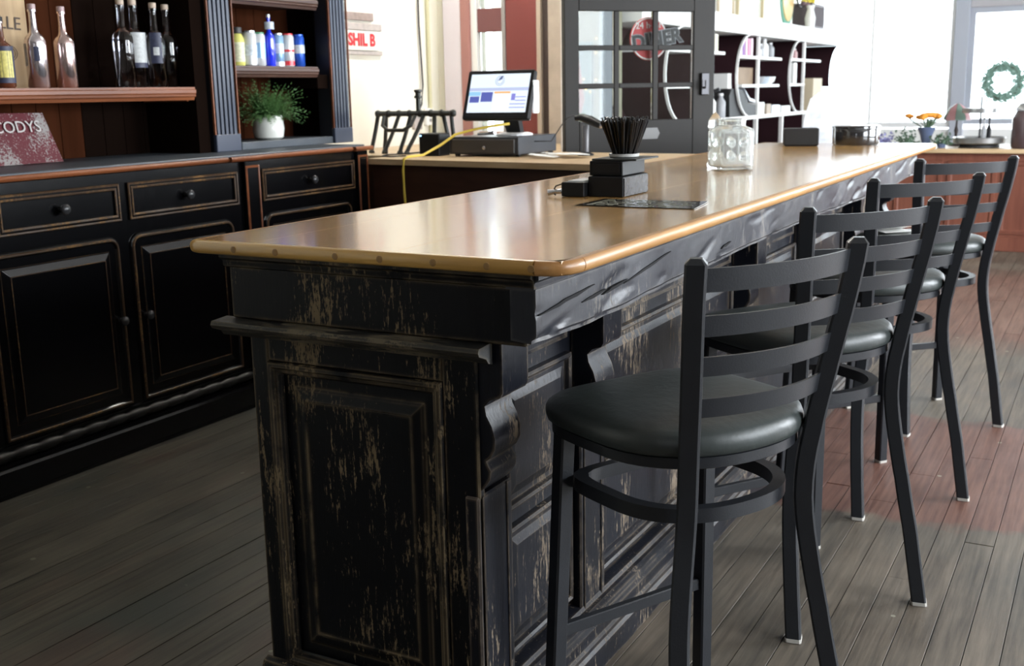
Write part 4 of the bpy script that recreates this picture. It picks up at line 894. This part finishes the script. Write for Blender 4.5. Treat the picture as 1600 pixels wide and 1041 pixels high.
def arc_panel(yc):
    for nm, xa, xb, th, m_ in (('curved_side', SB+.001, SX-.022, .012, PLUM), ('white_edge', SX-.022, SX, .013, WHITE)):
        g = G(); rs = []; n = 20
        for k in range(n+1):
            a = math.pi/2+math.pi*k/n; y = yc+.42*math.cos(a); z = 1.48+.38*math.sin(a)
            dy, dz = math.cos(a)*th, math.sin(a)*th
            rs.append([(xa, y, z), (xb, y, z), (xb, y+dy, z+dz), (xa, y+dy, z+dz)])
        o = g.rings_verts(rs).build(nm, m_, su if nm == 'curved_side' else par, smooth=40); par = o
for yc in (8.88, 10.75, 12.62): arc_panel(yc)
g = G(); rs = []
for k in range(15):
    a = math.pi/2+math.pi*.5*k/14*1.2; y = 14.5+.5*math.cos(a); z = 1.48+.38*math.sin(a); rs.append([(SB+.001, y, z), (SX, y, z), (SX, y+.02, z), (SB+.001, y+.02, z)])
g.rings_verts(rs); g.build('end_curve', PLUM, su)
G().box(SB, SX-.02, 13.6, 14.4, 1.10, 1.13).build('shelf', WHITE, su)
# shelves have white fronts and plum boards
for (a, b, z) in ((8.5, 10.0, 1.675), (10.40, 11.92, 1.655), (10.55, 11.85, 1.385), (12.28, 13.65, 1.66), (12.25, 12.93, 1.39), (8.5, 9.6, 1.385)):
    G().box(SB, SX-.02, a, b, z-.014, z+.014, .003).build('shelf', WHITE, su)
# books, bottles and boxes on it
def upright(name, cat, label, x, y, z, w_, d_, h_, m, group):
    t = thing(name, label, cat, (x, y, z), group)
    G().box(x-d_/2, x+d_/2, y-w_/2, y+w_/2, z, z+h_, .002).build('cover', m, t)
    if name == 'book': G().box(x-d_/2-.001, x+d_/2-.004, y-w_/2+.004, y+w_/2-.004, z+.004, z+h_+.0012).build('pages', WHITE, t)
    return t
bm_ = [(10.62, (.75, .7, .75), 'white'), (10.70, (.22, .08, .32), 'purple'), (10.79, (.75, .55, .65), 'pale pink'), (10.88, (.62, .25, .38), 'rose'), (10.97, (.78, .6, .68), 'light pink')]
for k, (y, c_, nm) in enumerate(bm_): upright('book', 'book', nm+' book standing on the upper curved shelf', SX-.14, y, 1.670, .055, .16, .17-.01*(k % 2), mat('book_'+nm.replace(' ', '_'), c_, .6), 'books on the upper shelf')
for k, y in enumerate((9.35, 9.48, 9.60, 9.72, 9.84)): upright('book', 'book', ('olive', 'tan', 'dark green', 'faded gold', 'cream')[k]+' book on the short shelf beside the door edge', SX-.14, y, 1.690, .09, .18, .15, mat('oldbook%d' % k, ((.18, .17, .10), (.36, .28, .18), (.10, .14, .10), (.30, .25, .12), (.65, .62, .50))[k], .7), 'old books beside the door')
def small_jar(x, y, z, r, h, m, label, group='jars on the shelving'):
    t = local_thing('small_jar', label, 'jar', (x, y, z), 0, group)
    G().lathe((0, 0, 0), [(r*.9, 0), (r, .006), (r, h*.65), (r*.5, h*.8), (r*.45, h*.9)], 14).build('body', m, t, smooth=40)
    G().lathe((0, 0, 0), [(r*.5, h*.9), (r*.52, h*.91), (r*.52, h), (r*.3, h)], 12).build('lid', MATS['white_plastic'], t)
PK = mat('pink_ceramic', (.55, .35, .35), .5); GY = mat('grey_ceramic', (.35, .36, .38), .4)
small_jar(SX-.10, 11.25, 1.670, .05, .10, WHITE, 'squat white jar right of the upper divider'); small_jar(SX-.10, 11.38, 1.670, .04, .13, GY, 'grey jar beside the squat white one'); small_jar(SX-.10, 11.52, 1.670, .045, .18, WHITE, 'tall white bottle-shaped jar on the upper shelf'); small_jar(SX-.10, 11.75, 1.670, .04, .15, GY, 'grey jar at the end of the upper shelf')
small_jar(SX-.10, 12.55, 1.675, .035, .13, PK, 'pink figurine-like jar on the far curved shelf'); small_jar(SX-.10, 12.75, 1.675, .03, .11, PK, 'small pink jar beside the far divider')
upright('box', 'box', 'pink lit box on the far curved shelf', SX-.25, 13.22, 1.675, .50, .12, .15, mat('pink_box', (.60, .30, .28), .6), 'boxes on the shelving')
upright('box', 'box', 'brown carton on the middle shelf left of the white bowls', SX-.18, 10.83, 1.400, .50, .2, .16, mat('brown_carton', (.24, .17, .11), .7, var=.3), 'boxes on the shelving')
upright('box', 'box', 'white carton above the black register', SX-.15, 10.33, 1.361, .22, .18, .14, WHITE, 'boxes on the shelving')
upright('box', 'box', 'tall white carton beside the far curved side', SX-.10, 12.45, 1.405, .12, .18, .22, WHITE, 'boxes on the shelving')
for k, y in enumerate((11.35, 11.55, 11.75)):
    t = local_thing('bowl', ('grey', 'bluish white', 'white')[k]+' bowl on the middle shelf', 'bowl', (SX-.12, y, 1.400), 0, 'bowls on the middle shelf')
    G().lathe((0, 0, 0), [(.04, 0), (.07, .03), (.085, .075), (.08, .075), (.06, .03), (.01, .012)], 18).build('body', (GY, mat('bluish_ceramic', (.5, .56, .62), .3), WHITE)[k], t, smooth=40)
# black register on the counter
t = thing('cash_register', 'black curved register on the white shelving counter', 'register', (SX-.15, 10.5, 1.10))
prof = [(10.20, 1.101), (11.05, 1.101), (11.05, 1.20), (10.78, 1.22), (10.70, 1.30), (10.62, 1.34), (10.45, 1.36), (10.25, 1.36), (10.18, 1.30)]
G().prism(prof, lambda a, b, h: (SX-.30+h, a, b), 0, .27).build('housing', BLKM, t)
G().prism([(10.60, 1.365), (10.80, 1.27), (10.98, 1.25), (10.98, 1.225), (10.80, 1.24), (10.70, 1.30)], lambda a, b, h: (SX-.31+h, a, b), 0, .29).build('key_plate', mat('grey_keys', (.42, .45, .50), .4), t)
t = thing('espresso_tap', 'dark tap and small bottles beside the register', 'tap', (SX-.12, 9.95, 1.10)); G().tube([(SX-.12, 9.95, 1.101), (SX-.12, 9.95, 1.33), (SX-.05, 9.95, 1.36)], .02, 8).build('spout', mat('dull_dark_metal', (.05, .05, .055), .35, metal=.6), t)
for k, (y, m_, lb) in enumerate(((9.80, WHITE, 'white bottle left of the register'), (10.08, GY, 'grey bottle just left of the register'))): small_jar(SX-.08, y, 1.101, .045, .22, m_, lb, 'bottles beside the register')
for k, (y, w_, h_, m_, lb) in enumerate(((11.20, .22, .12, WHITE, 'white box right of the register'), (11.48, .16, .10, mat('cardboard', (.42, .35, .28), .7), 'brown box second from the register'), (11.75, .30, .085, mat('bluish_ceramic', (.5, .56, .62), .3), 'low bluish box on the shelving counter'), (12.15, .34, .07, WHITE, 'low white box farther along the shelving counter'))):
    upright('box', 'box', lb, SX-.12, y, 1.101, w_, .2, h_, m_, 'boxes on the shelving counter')
upright('box', 'box', 'bright red-brown basket on the low shelf', SX-.25, 11.55, .34, .7, .2, .4, mat('wicker', (.22, .12, .09), .7, var=.5, vscale=30), 'baskets on the low shelf')
t = upright('paper_bag', 'bag', 'tan paper bag with a blue mark on the shelving counter', SX-.02, 13.2, 1.101, .42, .16, .36, mat('tan_paper', (.50, .42, .30), .7), None)
TIS = bpy.data.materials.new('white_tissue'); TIS.use_nodes = True; _n = TIS.node_tree; _p = _n.nodes['Principled BSDF']; _p.inputs['Base Color'].default_value = (.86, .88, .92, 1)
_tl = nd(_n, 'ShaderNodeBsdfTranslucent'); _tl.inputs[0].default_value = (.9, .92, .96, 1); _mx = nd(_n, 'ShaderNodeMixShader', i_Fac=.6); _n.links.new(_p.outputs[0], _mx.inputs[1]); _n.links.new(_tl.outputs[0], _mx.inputs[2]); _n.links.new(_mx.outputs[0], _n.nodes['Material Output'].inputs[0])
t = thing('tissue_bundle', 'bundle of white and blue tissue beyond the bar end', 'bag', (-1.52, 6.62, 0))
G().lathe((-1.52, 6.72, 0), [(.16, 0), (.16, .03), (.03, .05), (.03, .98), (.16, 1.0), (.16, 1.03)], 20).build('pedestal', WHITE, t)
g = G(); rs = []
for k in range(9):
    z = 1.031+.30*k/8; r = (.13, .15, .16, .15, .14, .14, .13, .11, .06)[k]
    rs.append([(-1.52+r*(1+.28*noise.noise(Vector((math.cos(a)*2, math.sin(a)*2, z*9))))*math.cos(a), 6.72+r*(1+.28*noise.noise(Vector((math.cos(a)*2, math.sin(a)*2+5, z*9))))*math.sin(a), z) for a in [2*math.pi*i/26 for i in range(26)]])
g.rings_verts(rs).build('tissue', TIS, t)
# on top of the shelving
t = thing('picture_frame', 'leaning gilt-framed picture on top of the shelving nearest the door', 'picture', (SX-.2, 11.1, 2.02)); zt_ = 2.021
for (a, b, lb, cm, cf) in ((9.75, 10.15, 'brown picture on top of the shelving beside the door edge', (.35, .25, .2), (.3, .2, .15)), (10.25, 10.75, 'rounded white plaque on top of the shelving', (.78, .78, .72), (.5, .42, .3))):
    tt_ = thing('wall_plaque', lb, 'plaque', (SX-.15, (a+b)/2, zt_)); G().box(SX-.22, SX-.19, a, b, zt_, zt_+.45, .01).build('panel', mat('plq%d' % int(a*10), cm, .6), tt_); G().steps(XF(SX-.19), (a, b, zt_, zt_+.45), [(0, 0), (.01, .02), (.04, .02), (.045, .0)], cap=False).build('rim', mat('plr%d' % int(a*10), cf, .5), tt_)
G().box(SX-.22, SX-.20, 10.85, 11.75, zt_, zt_+.6).build('picture', mat('faded_print', (.55, .56, .50), .6, var=.3, vscale=6), t)
G().steps(XF(SX-.20), (10.85, 11.75, zt_, zt_+.6), [(0, 0), (.01, .03), (.05, .03), (.055, .0)], cap=False).build('frame', mat('gilt_frame', (.50, .42, .26), .4), t)
t = thing('surfboard', 'upright coloured board with green edge on top of the shelving', 'board', (SX-.15, 12.55, zt_))
for nm, s_, m_ in (('board_rim', 1.0, mat('board_green', (.10, .35, .25), .4)), ('board_face', .82, mat('board_orange', (.72, .50, .22), .4))):
    poly = [(12.62+.27*s_*math.cos(a), zt_+.32+.32*s_*math.sin(a)) for a in [2*math.pi*k/24 for k in range(24)]]
    G().prism(poly, XF(SX-.18+(.012 if s_ < 1 else 0)), 0, .015).build(nm, m_, t)
t = thing('speaker_box', 'dark box at the far end on top of the shelving', 'box', (SX-.15, 13.5, zt_)); G().box(SX-.25, SX-.02, 13.15, 13.75, zt_, zt_+.28, .006).build('case', mat('mauve_grey', (.10, .08, .085), .6), t); G().box(SX-.02, SX-.015, 13.19, 13.71, zt_+.03, zt_+.25).build('grille', mat('dark_cloth', (.07, .055, .06), .9), t)
t = thing('flower_spray', 'wire ring spray of yellow and dark flowers above the shelving', 'flowers', (SX-.05, 13.05, zt_))
G().lathe((SX+.0, 12.98, zt_), [(.05, 0), (.06, .1), (.035, .2), (.05, .24)], 14).build('vase', WHITE, t)
rr = random.Random(2); IRN = mat('dark_wire', (.05, .04, .04), .5)
G().tube([(SX-.1, 12.95+.22*math.cos(a), zt_+.40+.17*math.sin(a)) for a in [2*math.pi*k/20 for k in range(21)]], .012, 6).build('wire_ring', IRN, t)
for k in range(16):
    y, z = 12.95+rr.uniform(0, .75), zt_+.26+rr.uniform(0, .28)
    G().tube([(SX-.1, 13.0, zt_+.22), (SX-.08, y, z)], .004, 5).build('stem', IRN, t)
    G().lathe((SX-.08, y, z-.03), [(.004, 0), (.03, .015), (.035, .035), (.012, .055)], 8).build('blossom', mat('petal_yellow', (.75, .60, .06), .5) if k % 2 else mat('petal_dark', (.16, .10, .12), .5), t)
# ================================================================== FAR COUNTER and its things
fc = thing('far_counter', 'red-brown panelled counter with pine top beyond the bar', 'counter', (0, 10.3, 0))
FZ = .84
G().box(-2.2, 2.2, 9.88, 10.75, FZ-.035, FZ, .004).build('counter_top', COUNTW, fc)
G().box(-2.15, 2.15, 9.95, 10.7, .0, FZ-.036).build('carcass', REDBR, fc)
k = 0; x = -2.1
while x < 2.0: G().steps(YF(9.95), (x, x+.38, .14, .74), [(0, 0), (.004, .012), (.03, .012), (.04, .002)], cap=True).build('front_panel', REDBR, fc); x += .42
G().box(-2.16, 2.16, 9.925, 9.95, 0, .12, .004).build('skirting', REDBR, fc)
t = thing('cake_stand', 'round metal tray stand with central pole on the far counter', 'stand', (-1.03, 10.1, FZ))
cx_, cy_ = -1.05, 10.15
G().lathe((cx_, cy_, FZ+.001), [(.16, 0), (.16, .02), (.14, .03)], 28).build('foot', BLKM, t); G().lathe((cx_, cy_, FZ+.032), [(.19, 0), (.205, .01), (.21, .05), (.20, .055), (.195, .02)], 32).build('lower_tray', mat('pewter', (.36, .37, .37), .3, metal=.7), t, smooth=40)
G().lathe((cx_, cy_, FZ+.05), [(.008, 0), (.008, .36), (.002, .38)], 8).build('pole', BLKM, t)
G().lathe((cx_, cy_, FZ+.285), [(.14, 0), (.15, .005), (.15, .04), (.145, .04)], 28).build('upper_tray', MATS['pewter'], t, smooth=40)
for k, dx in enumerate((.035, .075)):
    t = local_thing('small_bottle', ('clear', 'dark')[k]+' slim bottle standing in the round metal tray', 'bottle', (cx_+dx, cy_-.05, FZ+.064), 0, 'bottles in the metal tray'); G().lathe((0, 0, 0), [(.018, 0), (.018, .10), (.007, .13), (.007, .17)], 10).build('glass', (GY, BLK)[k], t, smooth=40); G().lathe((0, 0, 0), [(.009, .17), (.009, .185)], 8).build('cap', BLK, t)
t = thing('lidded_jar', 'large dark jar with silver lid at the right photo edge', 'jar', (-.66, 10.05, FZ+.001))
G().lathe((-.66, 10.05, FZ+.001), [(.13, 0), (.14, .02), (.14, .24), (.11, .30)], 24).build('body', mat('plum_jar', (.10, .065, .07), .25, var=.3), t, smooth=40); G().lathe((-.66, 10.05, FZ+.302), [(.12, 0), (.12, .02), (.09, .06), (.02, .075)], 24).build('lid', MATS['can_silver'], t, smooth=40)
t = thing('flower_vase', 'blue vase of orange flowers beyond the bar end', 'flowers', (-1.48, 10.1, FZ+.001)); vx, vy = -1.47, 10.12
G().lathe((vx, vy, FZ+.001), [(.04, 0), (.035, .03), (.05, .10), (.08, .17), (.075, .17)], 16).build('vase', mat('slate_blue_glass', (.10, .13, .22), .2), t, smooth=40)
for k in range(22):
    a = rr.uniform(0, 6.28); r = rr.uniform(.02, .15); G().tube([(vx, vy, FZ+.14), (vx+r*math.cos(a), vy+r*math.sin(a)*.7, FZ+.24)], .004, 5).build('stem', mat('stem_green', (.08, .14, .08), .5), t)
    G().lathe((vx+r*math.cos(a), vy+r*math.sin(a)*.7, FZ+.225+rr.uniform(0, .03)), [(.008, 0), (.03, .012), (.034, .03), (.01, .04)], 8).build('blossom', mat('petal_orange', (.80, .32, .04), .5), t)
t = thing('tiffany_lamp', 'stained glass table lamp with green and pink shade', 'lamp', (-1.27, 10.2, FZ+.001)); lx, ly = -1.265, 10.40
G().lathe((lx, ly, FZ+.001), [(.06, 0), (.06, .01), (.015, .03), (.012, .10), (.02, .13), (.01, .17), (.008, .24)], 14).build('stand', IRN, t, smooth=40)
for k in range(8):
    a0, a1 = k*math.pi/4, (k+1)*math.pi/4; rs = []
    for r, z in ((.015, .36), (.07, .32), (.11, .25), (.115, .22)): rs.append([(lx+r*math.cos(a), ly+r*math.sin(a), FZ+z) for a in (a0+.02, (a0+a1)/2, a1-.02)])
    G().rings_verts(rs, False, False, closed=False).build('shade_panel', (mat('shade_green', (.16, .24, .20), .3), mat('shade_pink', (.42, .22, .24), .3))[k % 2], t, smooth=True)
for k, (x, m_, lb) in enumerate(((-1.80, mat('lilac_leaf', (.20, .20, .40), .6), 'lilac bouquet left of the orange flowers'), (-1.60, mat('leaf_green', (.08, .14, .09), .6), 'low dark greenery at the foot of the orange flowers'), (-1.33, MATS['leaf_green'] if 'leaf_green' in MATS else None, 'green leaves under the stained glass lamp'))):
    m_ = m_ or mat('leaf_green', (.08, .14, .09), .6); t = thing('greenery', lb, 'plant', (x, 10.0, FZ+.001), 'greenery on the far counter'); g = G()
    G().lathe((x, 10.02, FZ+.001), [(.03, 0), (.04, .03), (.035, .035)], 10).build('pot', MATS['slate_blue_glass'], t)
    for q in range(90):
        c_ = Vector((x+rr.gauss(0, .045), 10.02+rr.gauss(0, .03), FZ+.03+abs(rr.gauss(0, .045)))); v = Vector((rr.uniform(-1, 1), rr.uniform(-1, 1), rr.uniform(-1, 1))).normalized()*.02; u_ = v.cross(Vector((0, 1, .3))).normalized()*.009
        g.bm.faces.new([g.bm.verts.new(p) for p in (c_-v, c_+u_, c_+v, c_-u_)])
    g.build('foliage', m_, t, kind='stuff')
# wreath on the far window
t = thing('wreath', 'green leafy wreath hanging on the far window', 'wreath', (-1.36, 15.3, 1.15)); g = G(); WX, WZ = -1.36, 1.38
G().tube([(WX+.20*math.cos(a), 15.37, WZ+.20*math.sin(a)) for a in [2*math.pi*k/28 for k in range(29)]], .02, 6).build('ring', mat('wreath_twig', (.10, .12, .08), .7), t)
for q in range(1100):
    a = rr.uniform(0, 6.283); r = .195+rr.gauss(0, .035); c_ = Vector((WX+r*math.cos(a), 15.36+rr.gauss(0, .015), WZ+r*math.sin(a))); v = Vector((rr.uniform(-1, 1), rr.uniform(-.4, .4), rr.uniform(-1, 1))).normalized()*.026; u_ = v.cross(Vector((0, 1, .2))).normalized()*.010
    g.bm.faces.new([g.bm.verts.new(p) for p in (c_-v, c_+u_, c_+v, c_-u_)])
g.build('foliage', mat('wreath_green', (.22, .36, .30), .6), t, kind='stuff')
G().tube([(WX, 15.37, WZ+.2), (WX, 15.38, 2.24)], .003, 5).build('ribbon', WHITE, t)
print('planks', ncount, 'objects', len(bpy.data.objects))
